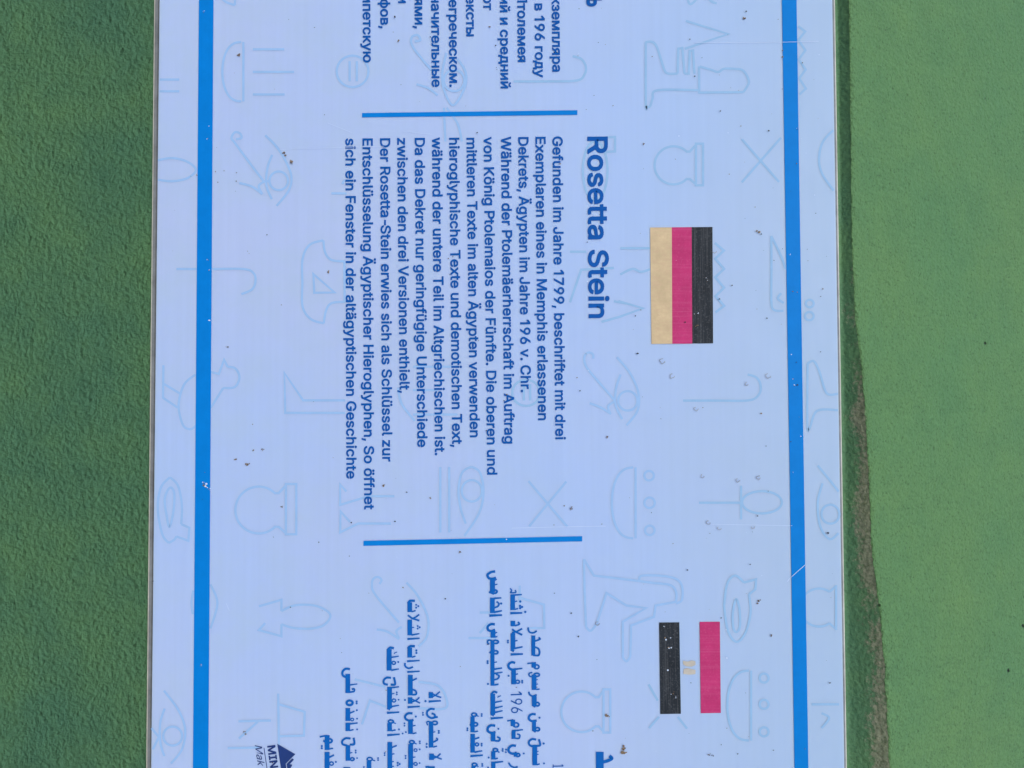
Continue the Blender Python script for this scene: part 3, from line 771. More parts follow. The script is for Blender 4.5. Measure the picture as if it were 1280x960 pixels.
U = (580, 700, 6.0)
V = (580, 820, 6.4)
W = (420, 820, 6.857)
L6 = (430, 700, 6.4)


def run(ink, view, cmds):
    ink.view(*view)
    for c in cmds:
        k = c[0]
        if k == 'B':
            ink.box(*c[1:])
        elif k == 'S':
            ink.stroke(c[1] * 1.3, c[2:])
        elif k == 'T':                       # tapering upright letter stroke
            ink.stroke(c[1] * 1.25, c[2:], taper=0.66)
        elif k == 'O':
            ink.ring(*c[1:-1], c[-1] * 1.2)
        elif k == 'D':
            for q in c[2:]:
                ink.dot(q[0], q[1], c[1] * 1.1)


lines = []
# topmost visible line of the block
a = arabic()
run(a, U, [('S', 10, (480, 505), (490, 538), (520, 545), (546, 530)), ('B', 505, 535, 565, 716), ('S', 10, (533, 607), (570, 593), (560, 580)),
           ('S', 11, (533, 652), (558, 664), (567, 690), (558, 714), (520, 713)),
           ('S', 9, (475, 775), (540, 769)), ('B', 507, 540, 765, 806), ('O', 545, 800, 18, 15, 10)])
run(a, V, [('B', 542, 580, 148, 270), ('S', 6, (578, 190), (591, 187)), ('S', 6, (578, 225), (592, 222)), ('S', 9, (578, 266), (605, 263)),
           ('O', 582, 149, 22, 13, 11), ('S', 9, (547, 130), (522, 138), (524, 158), (546, 166)),
           ('S', 11, (519, 284), (526, 306), (550, 320), (582, 308)), ('B', 543, 582, 318, 392), ('O', 586, 384, 17, 14, 12), ('S', 12, (545, 388), (572, 406)),
           ('S', 14, (574, 466), (545, 463), (521, 482), (522, 506), (548, 520), (582, 514)), ('D', 8, (604, 492)), ('B', 545, 577, 516, 592),
           ('O', 588, 584, 17, 13, 12), ('S', 12, (548, 588), (574, 606)),
           ('S', 13, (600, 664), (609, 712), (570, 716)), ('S', 13, (578, 667), (545, 663), (521, 682), (523, 708), (548, 722)), ('D', 8, (637, 698)),
           ('B', 547, 586, 708, 872), ('S', 6, (584, 762), (597, 759)), ('S', 6, (584, 787), (597, 784)), ('S', 9, (584, 868), (606, 860)), ('D', 7, (640, 857))])
lines.append(a)
# year line
a = arabic()
run(a, U, [('S', 8, (346, 212), (358, 228), (350, 244), (388, 242), (384, 224)), ('T', 12, (350, 264), (434, 258)), ('B', 348, 383, 262, 375),
           ('S', 7, (381, 312), (400, 306)), ('S', 8, (381, 370), (406, 363)), ('D', 8, (422, 310), (420, 343), (436, 351), (421, 360)),
           ('T', 15, (347, 398), (437, 396)), ('D', 8, (460, 388)),
           ('B', 350, 385, 455, 496), ('S', 10, (383, 492), (416, 480), (405, 464)),
           ('S', 10, (360, 545), (395, 535), (437, 514)), ('S', 11, (362, 518), (385, 535), (437, 561)), ('B', 350, 385, 548, 668), ('S', 8, (383, 606), (402, 602)),
           ('T', 12, (380, 662), (440, 650)), ('S', 15, (352, 668), (376, 682)), ('D', 7, (330, 603), (330, 617)), ('T', 15, (350, 707), (442, 704)),
           ('S', 14, (384, 771), (360, 765), (336, 780), (336, 804), (358, 820), (388, 818)), ('T', 12, (380, 819), (438, 811)), ('B', 355, 390, 822, 931),
           ('S', 7, (387, 857), (406, 852)), ('O', 403, 912, 14, 12, 9), ('D', 7, (437, 905), (437, 918), (335, 867))])
lines.append(a)
a = arabic()
run(a, V, [('S', 9, (346, 518), (395, 509)), ('B', 374, 410, 508, 560), ('O', 416, 550, 22, 17, 11), ('T', 13, (385, 598), (472, 588)), ('B', 380, 413, 597, 662),
           ('S', 10, (410, 656), (440, 657), (447, 632), (425, 622)),
           ('S', 15, (416, 718), (385, 715), (359, 735), (360, 764), (390, 780), (422, 772)), ('D', 7, (337, 748), (335, 768)), ('O', 431, 790, 16, 12, 12),
           ('B', 398, 430, 772, 804), ('D', 7, (478, 778)), ('S', 11, (358, 852), (374, 876), (404, 890), (430, 884))])
lines.append(a)
# king line
a = arabic()
run(a, U, [('S', 14, (234, 85), (205, 90), (178, 108), (184, 132), (208, 140), (240, 132)), ('B', 195, 233, 136, 240), ('S', 7, (231, 152), (246, 143)),
           ('S', 7, (231, 186), (251, 180)), ('O', 229, 236, 19, 13, 12), ('S', 12, (188, 238), (226, 254)),
           ('B', 195, 231, 281, 397), ('T', 12, (228, 287), (281, 283)), ('S', 10, (229, 357), (255, 346), (262, 326), (244, 311)), ('D', 8, (279, 325)),
           ('T', 13, (226, 391), (285, 379)), ('T', 16, (191, 416), (286, 412)),
           ('S', 14, (232, 482), (205, 480), (180, 496), (180, 520), (202, 532), (234, 522)), ('B', 200, 236, 526, 582), ('S', 7, (234, 547), (249, 541)),
           ('S', 8, (234, 577), (251, 572)), ('O', 238, 613, 21, 12, 11), ('S', 9, (214, 604), (186, 600), (176, 615), (190, 632)), ('B', 199, 229, 603, 942),
           ('O', 238, 691, 17, 12, 11), ('S', 12, (192, 688), (210, 700)), ('S', 7, (226, 767), (248, 763)), ('T', 12, (226, 818), (286, 808)),
           ('T', 11, (226, 850), (290, 840)), ('S', 10, (226, 897), (256, 887), (263, 866), (240, 855)), ('S', 10, (226, 936), (259, 930)),
           ('D', 7, (178, 757), (178, 772), (180, 928))])
run(a, V, [('S', 13, (267, 292), (240, 284), (217, 304)), ('B', 212, 250, 300, 470), ('S', 6, (268, 330), (280, 322), (296, 316)), ('T', 11, (246, 370), (306, 357)),
           ('T', 12, (246, 414), (310, 400)), ('T', 12, (246, 450), (310, 435)), ('S', 14, (214, 464), (240, 470)), ('T', 15, (214, 498), (312, 491)),
           ('S', 15, (251, 556), (215, 553), (191, 574), (193, 600), (222, 613), (253, 606)), ('D', 7, (276, 580)), ('B', 215, 252, 608, 681),
           ('S', 11, (248, 677), (281, 676), (287, 655), (265, 645)),
           ('O', 252, 750, 18, 12, 11), ('S', 8, (262, 754), (284, 770)), ('D', 7, (310, 742), (310, 757), (198, 810)), ('B', 218, 252, 760, 826),
           ('S', 9, (248, 822), (271, 815)), ('B', 218, 252, 842, 905), ('T', 13, (246, 850), (314, 842)), ('D', 7, (195, 890))])
lines.append(a)
# old line
a = arabic()
run(a, V, [('O', 82, 468, 20, 13, 11), ('S', 8, (92, 470), (118, 482)), ('D', 7, (142, 463), (142, 478), (28, 577), (28, 592)), ('B', 52, 86, 482, 609),
           ('O', 92, 545, 18, 13, 12), ('S', 12, (47, 545), (60, 552)), ('S', 9, (84, 606), (113, 599)), ('B', 52, 88, 622, 771), ('S', 10, (86, 662), (123, 650)),
           ('O', 105, 706, 13, 12, 9), ('D', 7, (142, 700), (142, 715)), ('T', 12, (84, 768), (147, 757)), ('T', 15, (52, 799), (152, 792)),
           ('O', 85, 868, 19, 12, 11), ('S', 8, (96, 870), (116, 884)), ('D', 7, (147, 862), (147, 877)), ('B', 60, 92, 880, 910)])
lines.append(a)
# exception line
a = arabic()
run(a, W, [('B', 795, 832, 308, 360), ('S', 10, (828, 348), (860, 330), (892, 304)), ('S', 10, (828, 322), (865, 342), (903, 354)), ('T', 15, (795, 389), (900, 382)),
           ('D', 9, (768, 385)), ('S', 14, (846, 455), (810, 452), (782, 476), (786, 510), (818, 530), (850, 524), (873, 520)), ('D', 7, (746, 485), (746, 503)),
           ('S', 13, (820, 490), (845, 500), (850, 524)),
           ('O', 848, 572, 22, 15, 12), ('S', 9, (802, 558), (780, 564), (786, 592)), ('B', 796, 835, 558, 783), ('S', 7, (832, 652), (852, 647)),
           ('D', 8, (882, 640), (882, 657)), ('S', 11, (832, 738), (870, 716), (860, 700)), ('S', 9, (832, 779), (867, 770)), ('D', 8, (778, 752), (778, 778)),
           ('B', 799, 840, 835, 889), ('S', 10, (836, 874), (870, 860), (897, 834)), ('S', 10, (836, 852), (870, 868), (907, 882)), ('B', 790, 848, 943, 985),
           ('S', 14, (768, 950), (800, 948))])
lines.append(a)
# versions line
a = arabic()
run(a, L6, [('S', 15, (568, 326), (530, 326), (512, 348)), ('B', 508, 546, 338, 416), ('S', 9, (543, 413), (574, 404)), ('D', 7, (578, 357), (595, 368), (578, 380)),
            ('S', 10, (540, 470), (575, 455), (603, 434)), ('S', 11, (512, 440), (545, 464), (604, 484)), ('B', 508, 546, 476, 601), ('S', 7, (543, 540), (562, 537)),
            ('D', 7, (590, 527), (606, 537), (590, 547)), ('T', 12, (540, 599), (604, 588)), ('T', 14, (508, 631), (606, 625)),
            ('S', 15, (568, 689), (530, 689), (512, 708)), ('B', 508, 546, 700, 779), ('S', 9, (543, 777), (573, 768)), ('D', 8, (580, 722), (580, 742))])
run(a, W, [('T', 14, (610, 44), (718, 37)), ('S', 12, (592, 58), (594, 84), (622, 104), (662, 92)), ('T', 14, (612, 136), (718, 129)), ('B', 617, 659, 160, 336),
           ('S', 11, (655, 208), (694, 190)), ('S', 12, (655, 285), (684, 298), (688, 326), (650, 330)), ('B', 617, 656, 352, 407), ('S', 10, (652, 392), (690, 376), (716, 352)),
           ('S', 10, (652, 368), (690, 386), (722, 402)), ('D', 8, (592, 375)), ('T', 15, (614, 437), (720, 430)),
           ('S', 15, (657, 490), (622, 489), (596, 510), (598, 536), (628, 551), (666, 546)), ('D', 8, (685, 517)), ('B', 619, 660, 548, 666), ('S', 8, (657, 599), (682, 592)),
           ('S', 9, (657, 663), (691, 656)), ('D', 7, (588, 575), (588, 595), (600, 650)),
           ('O', 652, 736, 20, 13, 12), ('S', 8, (664, 740), (692, 752)), ('D', 7, (720, 730), (720, 746)), ('B', 620, 662, 752, 985), ('O', 683, 805, 13, 12, 7), ('D', 7, (718, 798)),
           ('S', 7, (659, 867), (682, 862)), ('D', 7, (598, 853), (598, 873)), ('O', 683, 923, 15, 12, 8), ('D', 7, (718, 915))])
lines.append(a)
# key line
a = arabic()
run(a, L6, [('S', 15, (400, 706), (370, 700), (348, 722)), ('B', 342, 382, 712, 883), ('S', 6, (402, 750), (410, 740), (426, 735)), ('T', 11, (378, 778), (439, 768)),
            ('O', 399, 822, 14, 12, 9), ('D', 7, (435, 815)), ('T', 12, (378, 881), (440, 870))])
run(a, W, [('S', 14, (497, 180), (508, 240), (470, 243)), ('S', 14, (472, 186), (436, 184), (411, 206), (413, 234), (446, 245)), ('B', 439, 481, 262, 448),
           ('T', 13, (476, 270), (541, 262)), ('S', 7, (478, 324), (502, 319)), ('D', 7, (522, 310), (522, 328)), ('O', 498, 380, 15, 13, 9), ('D', 7, (538, 373)),
           ('T', 12, (476, 432), (542, 420)), ('S', 15, (440, 444), (466, 456)), ('T', 15, (438, 486), (543, 480)),
           ('O', 472, 560, 22, 13, 12), ('S', 8, (486, 564), (514, 578)), ('B', 441, 481, 574, 643), ('S', 9, (478, 640), (512, 631)), ('D', 8, (541, 627)),
           ('T', 15, (440, 677), (547, 669)), ('D', 7, (572, 662)),
           ('B', 442, 483, 735, 985), ('S', 10, (480, 782), (522, 765)), ('S', 7, (480, 840), (502, 835)), ('D', 7, (418, 830), (418, 848)), ('D', 8, (530, 913), (547, 924), (530, 935)),
           ('S', 7, (480, 905), (498, 902)), ('S', 7, (480, 945), (498, 942))])
lines.append(a)
# short glyph line, window line, last line
a = arabic()
run(a, W, [('O', 290, 882, 22, 14, 11), ('S', 8, (304, 885), (337, 897)), ('D', 7, (362, 873), (362, 890), (240, 950)), ('B', 264, 304, 898, 985)])
lines.append(a)
a = arabic()
run(a, W, [('S', 15, (121, 112), (85, 108), (58, 132), (60, 164), (95, 186)), ('B', 82, 123, 152, 316), ('T', 11, (118, 247), (184, 238)),
           ('S', 11, (119, 308), (155, 302), (157, 280), (136, 284)),
           ('O', 118, 400, 26, 20, 17), ('D', 8, (178, 388), (178, 405)), ('B', 82, 123, 444, 556), ('S', 10, (120, 488), (160, 471)), ('D', 8, (180, 463)),
           ('O', 140, 543, 13, 11, 8), ('D', 7, (182, 535)), ('B', 82, 123, 570, 642), ('T', 13, (118, 580), (187, 572)), ('S', 9, (120, 637), (152, 629)), ('D', 7, (182, 627)),
           ('S', 14, (152, 698), (158, 752), (120, 757)), ('S', 14, (126, 706), (85, 703), (56, 726), (59, 754), (98, 766)), ('B', 84, 123, 762, 896),
           ('S', 7, (120, 830), (142, 825)), ('D', 7, (170, 808), (170, 826)), ('O', 141, 882, 16, 12, 11), ('D', 7, (182, 873)), ('B', 65, 125, 950, 985)])
lines.append(a)
a = arabic()
run(a, (300, 900, 10.667), [('S', 18, (1065, 222), (1150, 208), (1198, 214)), ('B', 1130, 1196, 212, 398), ('O', 1195, 274, 34, 26, 22), ('S', 20, (1112, 270), (1140, 290)),
                            ('D', 13, (1093, 345), (1093, 374)), ('S', 14, (1192, 384), (1244, 374)), ('B', 1130, 1196, 422, 720), ('S', 18, (1192, 494), (1256, 464)),
                            ('O', 1222, 578, 25, 22, 15), ('D', 12, (1280, 556))])
lines.append(a)
for a in lines:
    a.build('text_line', M_ARAB, sign)
a = Ink(AR_LIFT)
run(a, V, [('B', 1055, 1117, 765, 960), ('S', 20, (1112, 846), (1150, 836), (1182, 818), (1164, 797))])
a.build('heading', M_ARAB, sign)
letters('text_line', '196', (638.4, 864.6), (639.2, 891.4), 14.0, M_TEXT, wd=0)
a = Ink(AR_LIFT)
run(a, V, [('S', 6, (712, 880), (795, 879)), ('S', 5, (713, 866), (713, 893)), ('S', 6, (795, 879), (782, 868))])
a.build('text_line', M_TEXT, sign)

# ------------------------------------------------------------------ logo at the foot of the Arabic text
LG = (300, 900, 10.667)
a = Ink(.00032).view(*LG)
a.poly([(500, 315), (740, 453), (612, 580), (660, 900), (592, 900), (548, 640)])
lg = a.build('logo', M_NAVY, sign)
a = Ink(.00036).view(*LG)
a.poly([(624, 582), (700, 508), (722, 526), (664, 586), (700, 592), (676, 640), (720, 900), (668, 900)])
a.build('peak', M_NAVY, lg)
a = Ink(.00032).view(*LG)
a.stroke(9, [(322, 368), (362, 640), (400, 900)], smooth=False)
a.build('rule', M_NAVY, lg)
letters('lettering', 'MIN', (334.2, 932.2), (338.0, 960.2), 10.2, M_NAVY, wd=.9, parent=lg)
letters('lettering', 'Mak', (318.8, 931.2), (322.8, 958.5), 8.6, M_NAVY, wd=0.1, shear=0.35, parent=lg)

# ------------------------------------------------------------------ faint hieroglyph outlines
HW = 2.9
GN = [0]


def arc(cx, cy, rx, ry, a0, a1, n=14):
    return [(cx + rx * math.cos(R(a0 + (a1 - a0) * i / n)), cy + ry * math.sin(R(a0 + (a1 - a0) * i / n))) for i in range(n + 1)]


def glyph(view, strokes, mat=None, wd=HW):
    GN[0] += 1
    k = Ink(.00008 + GN[0] * 1.2e-6).view(*view)
    for s in strokes:
        if s[0] == 'O':
            k.ring(*s[1:], wd * k.k, 28)
        elif s[0] == 's':
            k.stroke(wd * k.k, s[1:], True)
        else:
            k.stroke(wd * k.k, s[1:], False)
    return k.build('hieroglyph', mat or M_MARK, sign)


def shen(view, cx, cy, r, bx0, bx1, by0, by1, mat=None):
    glyph(view, [('s', *arc(cx, cy, r, r, 44, 316, 16)), ('l', (bx0, by0), (bx1, by0), (bx1, by1), (bx0, by1), (bx0, by0)),
                 ('l', (cx + r * .68, cy - r * .72), (cx + r * .85, cy - r * .72), (bx0, by0 + r * .06)),
                 ('l', (cx + r * .68, cy + r * .72), (cx + r * .85, cy + r * .72), (bx0, by1 - r * .06))], mat)


def bowl(view, x, y0, y1, depth, extra, mat=None):
    cy, ry = (y0 + y1) / 2, (y1 - y0) / 2
    glyph(view, [('l', (x, y0), (x, y1)), ('s', *[(x - depth * math.cos(R(t)) ** .7, cy + ry * math.sin(R(t))) for t in range(-88, 89, 11)])] + extra, mat)


A_ = (700, 0, 3.368)
B_ = (700, 420, 3.368)
C_ = (420, 400, 3.428)
D_ = (180, 0, 4.571)
E_ = (180, 180, 3.692)
F_ = (180, 420, 3.692)
G_ = (180, 660, 3.2)
H_ = (680, 660, 3.2)
J_ = (780, 240, 4.267)
K_ = (420, 660, 3.2)
Q_ = (420, 0, 3.556)
T_ = (420, 160, 3.556)
g2 = M_MARK2

glyph(A_, [('s', (535, -10), (545, 16), (560, 12), (580, -10)), ('s', (620, -10), (640, 8), (660, 14))], g2)
glyph(A_, [('l', (530, 88), (708, 143), (525, 206)),
           ('s', (360, 178), (385, 176), (405, 192), (425, 250), (442, 300), (460, 310), (495, 310)), ('l', (495, 310), (498, 205), (515, 202), (524, 310)),
           ('l', (524, 310), (542, 310), (546, 215), (560, 213), (566, 310)),
           ('s', (588, 280), (630, 292), (665, 303), (690, 290), (730, 290), (772, 298), (795, 345), (772, 388)), ('l', (772, 388), (586, 390), (585, 280)),
           ('s', (585, 380), (410, 380), (390, 415), (380, 446), (366, 450), (361, 430), (361, 178))], g2)
glyph(A_, [('l', (1003, 110), (1032, 133), (1004, 168), (1033, 212), (1005, 250), (1034, 293), (1007, 330), (1035, 373), (1008, 398))], g2)
shen(A_, 478, 696, 80, 572, 602, 605, 780, g2)
glyph(A_, [('l', (765, 585), (922, 766)), ('l', (765, 768), (930, 580))], g2)
glyph(A_, [('s', (1150, 548), (1105, 600), (1090, 672), (1105, 735), (1152, 802))], g2)
glyph(Q_, [('s', (790, 362), (930, 362), (1070, 358), (1105, 330), (1110, 295), (1090, 262), (1052, 250))], g2)
glyph(T_, [('O', 1152, 190, 55, 132)], g2)
glyph(T_, [('l', (1198, 42), (1240, 40), (1240, 104), (1200, 106))], g2)
glyph(T_, [('l', (1040, 550), (1112, 550))], g2)
glyph(T_, [('l', (1040, 775), (1090, 630), (1235, 622))], g2)
glyph(T_, [('l', (1180, 862), (1275, 835))], g2)
glyph(T_, [('l', (1235, 770), (1290, 780))], g2)
glyph(T_, [('l', (480, -90), (486, 60)), ('s', (492, -90), (540, -20), (560, 60))])

glyph(B_, [('s', (140, 95), (138, 76), (118, 70), (103, 88), (110, 128), (160, 190), (230, 270)), ('s', (125, 283), (170, 300), (215, 328)), ('s', (213, 328), (203, 296), (230, 275)),
           ('s', (240, 90), (296, 158), (330, 240), (326, 315), (280, 376)), ('s', (255, 162), (236, 220), (234, 290), (262, 350)), ('O', 285, 273, 41, 41)])
glyph(B_, [('s', (518, 272), (660, 272), (795, 271), (838, 245), (844, 205), (826, 174), (790, 162))], g2)
bowl(B_, 318, 553, 852, 100, [('O', 375, 588, 20, 20), ('O', 377, 702, 22, 22), ('O', 378, 818, 20, 20)])
glyph(B_, [('l', (585, 702), (765, 702)), ('l', (762, 630), (762, 772)), ('O', 850, 700, 84, 47)], g2)
glyph(B_, [('s', (1042, 116), (1068, 106), (1092, 150), (1122, 240), (1170, 243)), ('s', (1170, 312), (1082, 315), (1052, 384), (1041, 370), (1042, 116))], g2)
glyph(B_, [('s', (1085, 545), (1130, 600), (1173, 655)), ('s', (1105, 620), (1085, 700), (1095, 800), (1135, 855), (1172, 830)), ('O', 1138, 750, 38, 40)], g2)
glyph(C_, [('l', (825, 690), (992, 886)), ('l', (987, 692), (828, 884))])
glyph(C_, [('l', (447, 630), (447, 910)), ('l', (485, 630), (485, 910)), ('s', (580, 628), (540, 655), (525, 730), (535, 810), (556, 872)),
           ('s', (580, 628), (618, 655), (632, 740), (612, 830), (550, 925)), ('O', 582, 732, 44, 46)])
glyph(C_, [('l', (45, 735), (18, 705), (18, 792), (140, 755), (250, 755)), ('l', (60, 865), (20, 820), (18, 910), (95, 872), (235, 872))])
glyph(C_, [('O', 815, 312, 60, 56), ('l', (805, 275), (805, 345)), ('l', (832, 275), (832, 345))], g2)
glyph(C_, [('s', (265, 290), (282, 360), (338, 432)), ('l', (330, 200), (520, 200)), ('l', (330, 300), (440, 300)), ('l', (330, 405), (520, 405))])
glyph(D_, [('l', (90, 455), (202, 455)), ('l', (90, 522), (202, 522))])
bowl(D_, 568, 240, 580, 120, [('l', (622, 282), (802, 282)), ('l', (622, 411), (858, 411)), ('l', (622, 540), (804, 540))])
glyph(D_, [('O', 1192, 408, 91, 90), ('l', (1175, 350), (1175, 465)), ('l', (1216, 350), (1216, 465))])
glyph(D_, [('s', (430, -20), (470, 12), (520, 30)), ('l', (520, 30), (520, -20))])
glyph(E_, [('s', (65, 75), (130, 65), (200, 82), (240, 120), (200, 158), (130, 172), (65, 165))])
glyph(E_, [('s', (425, -22), (450, -28), (444, -48), (420, -54), (404, -28), (420, -5), (484, 82), (555, 175)), ('s', (440, 180), (500, 197), (546, 232)),
           ('s', (546, 232), (530, 195), (555, 174), (580, 172)), ('s', (560, -40), (610, 10), (655, 80), (680, 150), (668, 215), (612, 286)),
           ('s', (592, 50), (570, 110), (565, 190), (590, 255)), ('O', 622, 170, 43, 43)])
glyph(E_, [('s', (150, 577), (310, 577), (460, 577), (505, 595), (515, 630), (500, 670), (450, 693))])
glyph(E_, [('s', (828, 445), (765, 465), (732, 530), (731, 640), (732, 750), (770, 808), (830, 828)), ('s', (830, 828), (840, 770), (865, 735), (928, 728)),
           ('s', (828, 445), (836, 500), (865, 535), (928, 542)), ('l', (925, 540), (926, 730)), ('l', (782, 600), (880, 685), (786, 687), (782, 600))])
glyph(E_, [('l', (865, 228), (935, 228)), ('s', (915, 185), (925, 170), (940, 172))])
glyph(F_, [('l', (90, 135), (88, 285), (155, 330)), ('l', (90, 220), (166, 265)), ('s', (238, 178), (185, 225), (160, 320), (180, 410), (215, 430), (242, 412)),
           ('l', (305, 165), (346, 175), (370, 110), (386, 142)), ('s', (386, 142), (422, 150), (441, 190), (420, 235), (366, 240)), ('l', (366, 240), (308, 332))])
glyph(F_, [('l', (928, 297), (735, 297), (648, 170), (652, 355), (928, 355))])
shen(F_, 530, 803, 108, 655, 703, 683, 915)
glyph(F_, [('s', (120, 652), (78, 700), (64, 800), (85, 915), (115, 955)), ('s', (115, 955), (140, 940), (150, 925)), ('l', (150, 925), (205, 945), (210, 885), (172, 868)),
           ('s', (172, 868), (175, 780), (157, 690), (120, 652)), ('s', (120, 700), (96, 750), (105, 830), (118, 880), (136, 810), (140, 725), (120, 700))])
glyph(G_, [('l', (460, 313), (550, 287), (550, 332)), ('s', (550, 332), (600, 310), (670, 308), (722, 325), (746, 352), (720, 388), (670, 402), (600, 400), (550, 385)),
           ('l', (550, 385), (550, 433), (460, 408), (485, 380))])
glyph(G_, [('s', (266, 225), (294, 300), (266, 402)), ('s', (198, 250), (190, 300), (196, 345))])
glyph(G_, [('s', (80, 650), (138, 728), (165, 805), (152, 885), (108, 942)), ('s', (83, 722), (65, 780), (66, 860), (82, 912)), ('O', 115, 832, 38, 38), ('l', (30, 800), (60, 835), (36, 885))])
glyph(G_, [('l', (378, 773), (508, 770)), ('l', (455, 775), (380, 842)), ('l', (335, 880), (468, 878))])
glyph(G_, [('l', (537, 662), (540, 872)), ('l', (540, 705), (643, 735), (640, 830), (540, 833))])
glyph(H_, [('l', (160, 125), (200, 190), (380, 212), (440, 220)), ('s', (440, 220), (505, 228), (528, 255), (528, 295)), ('l', (528, 295), (446, 310), (440, 355), (348, 390), (345, 515)),
           ('s', (345, 515), (330, 533), (315, 518)), ('l', (315, 518), (315, 375), (408, 320), (330, 310), (250, 260), (210, 385)), ('s', (210, 385), (186, 411), (168, 395)),
           ('l', (168, 395), (162, 250), (160, 125))])
glyph(H_, [('s', (380, 210), (395, 190), (500, 195), (548, 222), (552, 285), (528, 302))])
glyph(H_, [('s', (720, 310), (733, 222), (765, 190), (800, 218)), ('l', (800, 218), (848, 205), (845, 245), (820, 265)), ('s', (820, 265), (826, 340), (805, 420), (770, 455), (735, 410), (720, 310)),
           ('s', (768, 285), (755, 340), (757, 398), (770, 416), (784, 390), (781, 320), (768, 285))], g2)
bowl(H_, 828, 570, 850, 95, [('O', 880, 600, 18, 18), ('O', 880, 705, 18, 18), ('O', 880, 815, 18, 18)], g2)
shen(H_, 150, 735, 81, 238, 265, 645, 818)
glyph(H_, [('s', *arc(1100, 318, 76, 76, 56, 304, 14)), ('l', (1142, 255), (1168, 232)), ('l', (1142, 381), (1168, 404)), ('l', (1168, 228), (1168, 408))], g2)
glyph(H_, [('l', (1070, 705), (1180, 705)), ('s', (1110, 740), (1140, 760), (1110, 800))], g2)
glyph(H_, [('l', (420, 800), (460, 755)), ('l', (535, 755), (572, 802)), ('l', (418, 625), (455, 690))], g2)
glyph(J_, [('s', (785, 235), (786, 420), (786, 590), (802, 630), (850, 634)), ('s', (785, 235), (832, 330), (862, 410)), ('s', (838, 540), (820, 568), (852, 592))], g2)
glyph(J_, [('O', 990, 595, 21, 20), ('O', 988, 662, 23, 22)], g2)
glyph(J_, [('l', (484, 272), (533, 312), (486, 356), (534, 410), (486, 455), (534, 510), (488, 556), (534, 607), (488, 642))], g2)
glyph(J_, [('l', (-20, 300), (140, 300)), ('s', (-20, 440), (45, 410), (90, 426), (140, 412)), ('l', (-30, 582), (102, 620), (-30, 668))], g2)
glyph(L6, [('s', (285, 192), (300, 158), (272, 136), (238, 148), (224, 192), (250, 275), (440, 500)), ('s', (262, 555), (345, 572), (442, 632)), ('s', (440, 628), (420, 568), (462, 535)),
           ('s', (500, 180), (580, 270), (650, 400), (677, 505), (660, 620), (596, 692))])
glyph(K_, [('l', (735, 230), (735, 300)), ('l', (738, 280), (832, 306), (833, 400), (770, 400)), ('l', (575, 338), (640, 338)), ('l', (530, 440), (640, 440)), ('l', (575, 420), (610, 380))])
glyph(K_, [('l', (75, 605), (197, 635)), ('l', (200, 715), (136, 690), (104, 785)), ('s', (330, 615), (408, 630), (441, 680), (434, 722), (330, 720))])
glyph(Q_, [('s', (350, 185), (375, 178), (362, 156), (336, 168), (344, 212), (424, 312)), ('s', (358, 375), (410, 392), (452, 424)),
           ('s', (490, 235), (472, 330), (482, 405), (522, 468), (572, 390), (576, 320), (540, 262)), ('O', 525, 358, 46, 48)])

# ------------------------------------------------------------------ weathering on the sign


def blob(k, x, y, r, n=9, jag=0.45):
    ph = random.random() * 6.28
    st = random.uniform(.6, 1.0)
    k.poly([(x + math.cos(ph + 6.2832 * i / n) * r * random.uniform(1 - jag, 1 + jag * .5),
             y + math.sin(ph + 6.2832 * i / n) * r * st * random.uniform(1 - jag, 1 + jag * .5)) for i in range(n)])


dirt = Ink(.00060)
soot = Ink(.00080)
stain = Ink(.00056)
pale = Ink(.00037)
for x, y, r in [(299, 69, 2.2), (356, 191.5, 2.6), (364.5, 204, 2.6), (410, 340.5, 2.2), (295.5, 574.5, 1.6), (310.5, 580, 2.2), (316.8, 563, 1.4), (329, 561.5, 2.2),
                (352, 633, 1.8), (285, 434, 1.6), (947.6, 289.7, 2.8), (759, 546, 1.8), (715, 635, 2), (779, 937, 4), (781, 934, 2.5), (930, 24, 2.2), (307.5, 916, 2.2), (305, 914, 1.2),
                (575, 689.6, 1.8), (504, 734.5, 1.2), (480, 606.5, 1.8), (538, 622, 1.6), (498, 51.5, 1.6), (612.6, 34.5, 1.6), (760, 894, 2.6), (891, 944, 1.6), (886, 943, 1.4),
                (270, 215, .9), (281, 214, 1), (295.5, 227, 1.3), (273, 228, .9), (296, 216, 1), (700, 205, 1.2), (963, 794, 1.5), (948, 751.5, 2.4), (804, 180, 1.6)]:
    for _ in range(4):
        blob(dirt, x + random.gauss(0, r * .5), y + random.gauss(0, r * .5), r * random.uniform(.3, .7))
    blob(soot, x + random.uniform(-.5, .5), y + random.uniform(-.5, .5), r * .35)
for x, y, r in [(828, 451.5, 3.2), (960, 470, 3.2), (870, 511, 2.6), (747, 779, 2.4), (892.6, 314, 2.8), (840, 470, 3), (933, 480, 2), (878, 595, 2.2), (922, 600, 2.4), (948, 597, 2.4), (885, 653, 2.4), (899, 660, 2.2), (941, 658, 2.4)]:
    n = 14
    ph = [random.uniform(.7, 1.2) for _ in range(n)]
    pts = [(x + math.cos(6.2832 * i / n) * r * ph[i], y + math.sin(6.2832 * i / n) * r * ph[i]) for i in range(n)]
    stain.stroke(.8, pts[:random.randint(8, 13)], True)
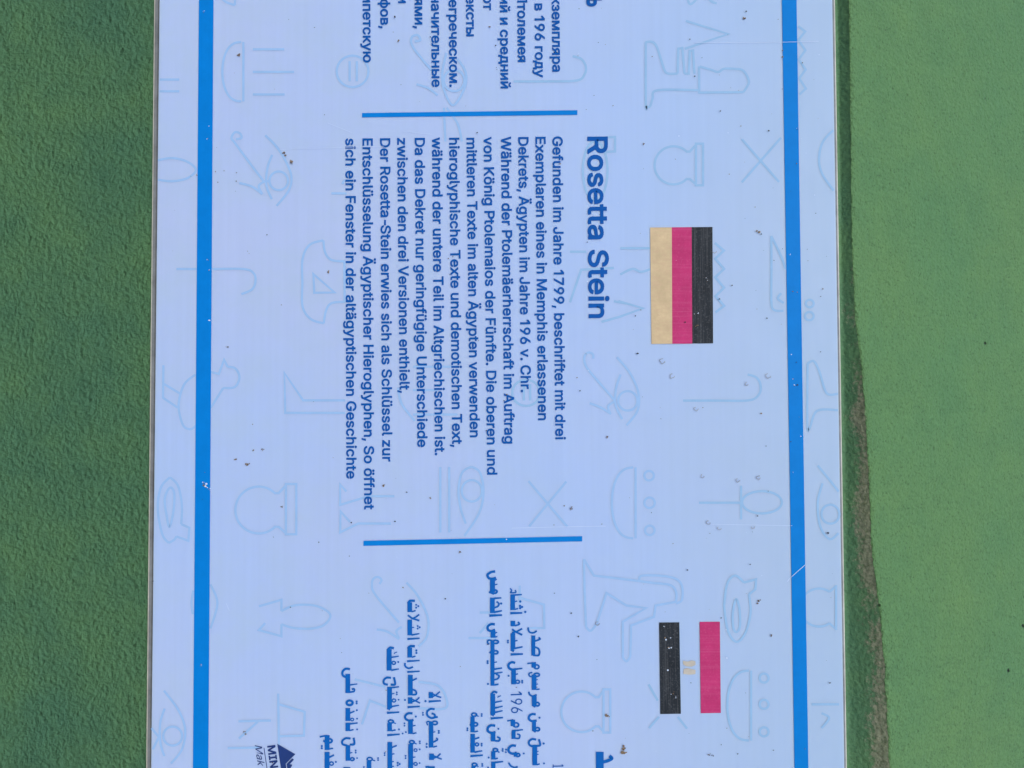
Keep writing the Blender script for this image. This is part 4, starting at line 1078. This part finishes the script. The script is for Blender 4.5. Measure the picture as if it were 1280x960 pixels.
for x, y in [(862, 50), (877, 73), (900, 139.5), (619.7, 57.6), (538, 47), (494, 651.5), (557, 748), (734, 303), (859, 712), (937, 705), (966, 937), (901, 930), (951, 293), (958, 398), (794, 395),
             (899, 374), (914.5, 357), (1025, 440), (988, 552), (725, 488.5), (814, 640.5), (995, 453), (1019, 267), (693, 741), (399, 677.5), (192, 726), (723, 795), (714, 766), (901, 772), (741, 913)]:
    blob(soot, x, y, random.uniform(.6, 1.15))
for _ in range(300):
    y = random.uniform(-200, 1160)
    u = random.random()
    x = 205 + 835 * (u if random.random() < .4 else u ** .55)
    k = random.choice([soot, soot, dirt, dirt, pale])
    blob(k, x, y, min(1.5, .35 + random.expovariate(3.2)), 7)
for x, y, r in [(256, 607, 2.8), (254, 604, 1.8), (262, 611, 2.0), (259, 609, 1.6), (255, 15, 1), (261, 158, 1), (260, 173, 1.2), (252, 831, 1.2), (251, 832, .8), (993, 480, 1.8), (991, 474, 1.6), (996, 160, 1), (986, 317, 1.2),
                (246, 219, 1.4), (260, 325, 1), (262, 338, 1.2), (1001, 545, 1), (991, 590, 1), (882, 347, 1), (884, 351, 1.2), (872, 391, 1.6), (871, 406, 2.0), (868, 392, 1), (831, 798, 2), (838, 797, 1), (835, 808, 2), (840, 866, 2), (845, 870, 1.4), (830, 784, 1.2)]:
    for _ in range(3):
        blob(pale if random.random() < .6 else dirt, x + random.gauss(0, r * .5), y + random.gauss(0, r * .6), r * random.uniform(.3, .6), 7)
for wd, p in [(.7, ((870, 54), (960, 53.3), (1023, 52))), (1.0, ((984, 727), (988, 722), (1006, 706))), (.8, ((640, 660), (700, 658.5), (757, 657.5))), (.7, ((283, 754), (287, 763))),
              (.6, ((505, 165), (540, 168))), (.6, ((410, 154), (440, 166))), (.6, ((880, 655), (990, 657))), (.6, ((350, 187), (480, 183)))]:
    pale.stroke(wd * .6, p)
for k, nm, mt in ((dirt, 'dried_dirt', M_DIRT), (soot, 'dark_specks', M_SOOT), (stain, 'ring_stains', M_STAIN), (pale, 'pale_scuffs', M_PALE)):
    o = k.build(nm, mt, sign)
    o['kind'] = 'stuff'
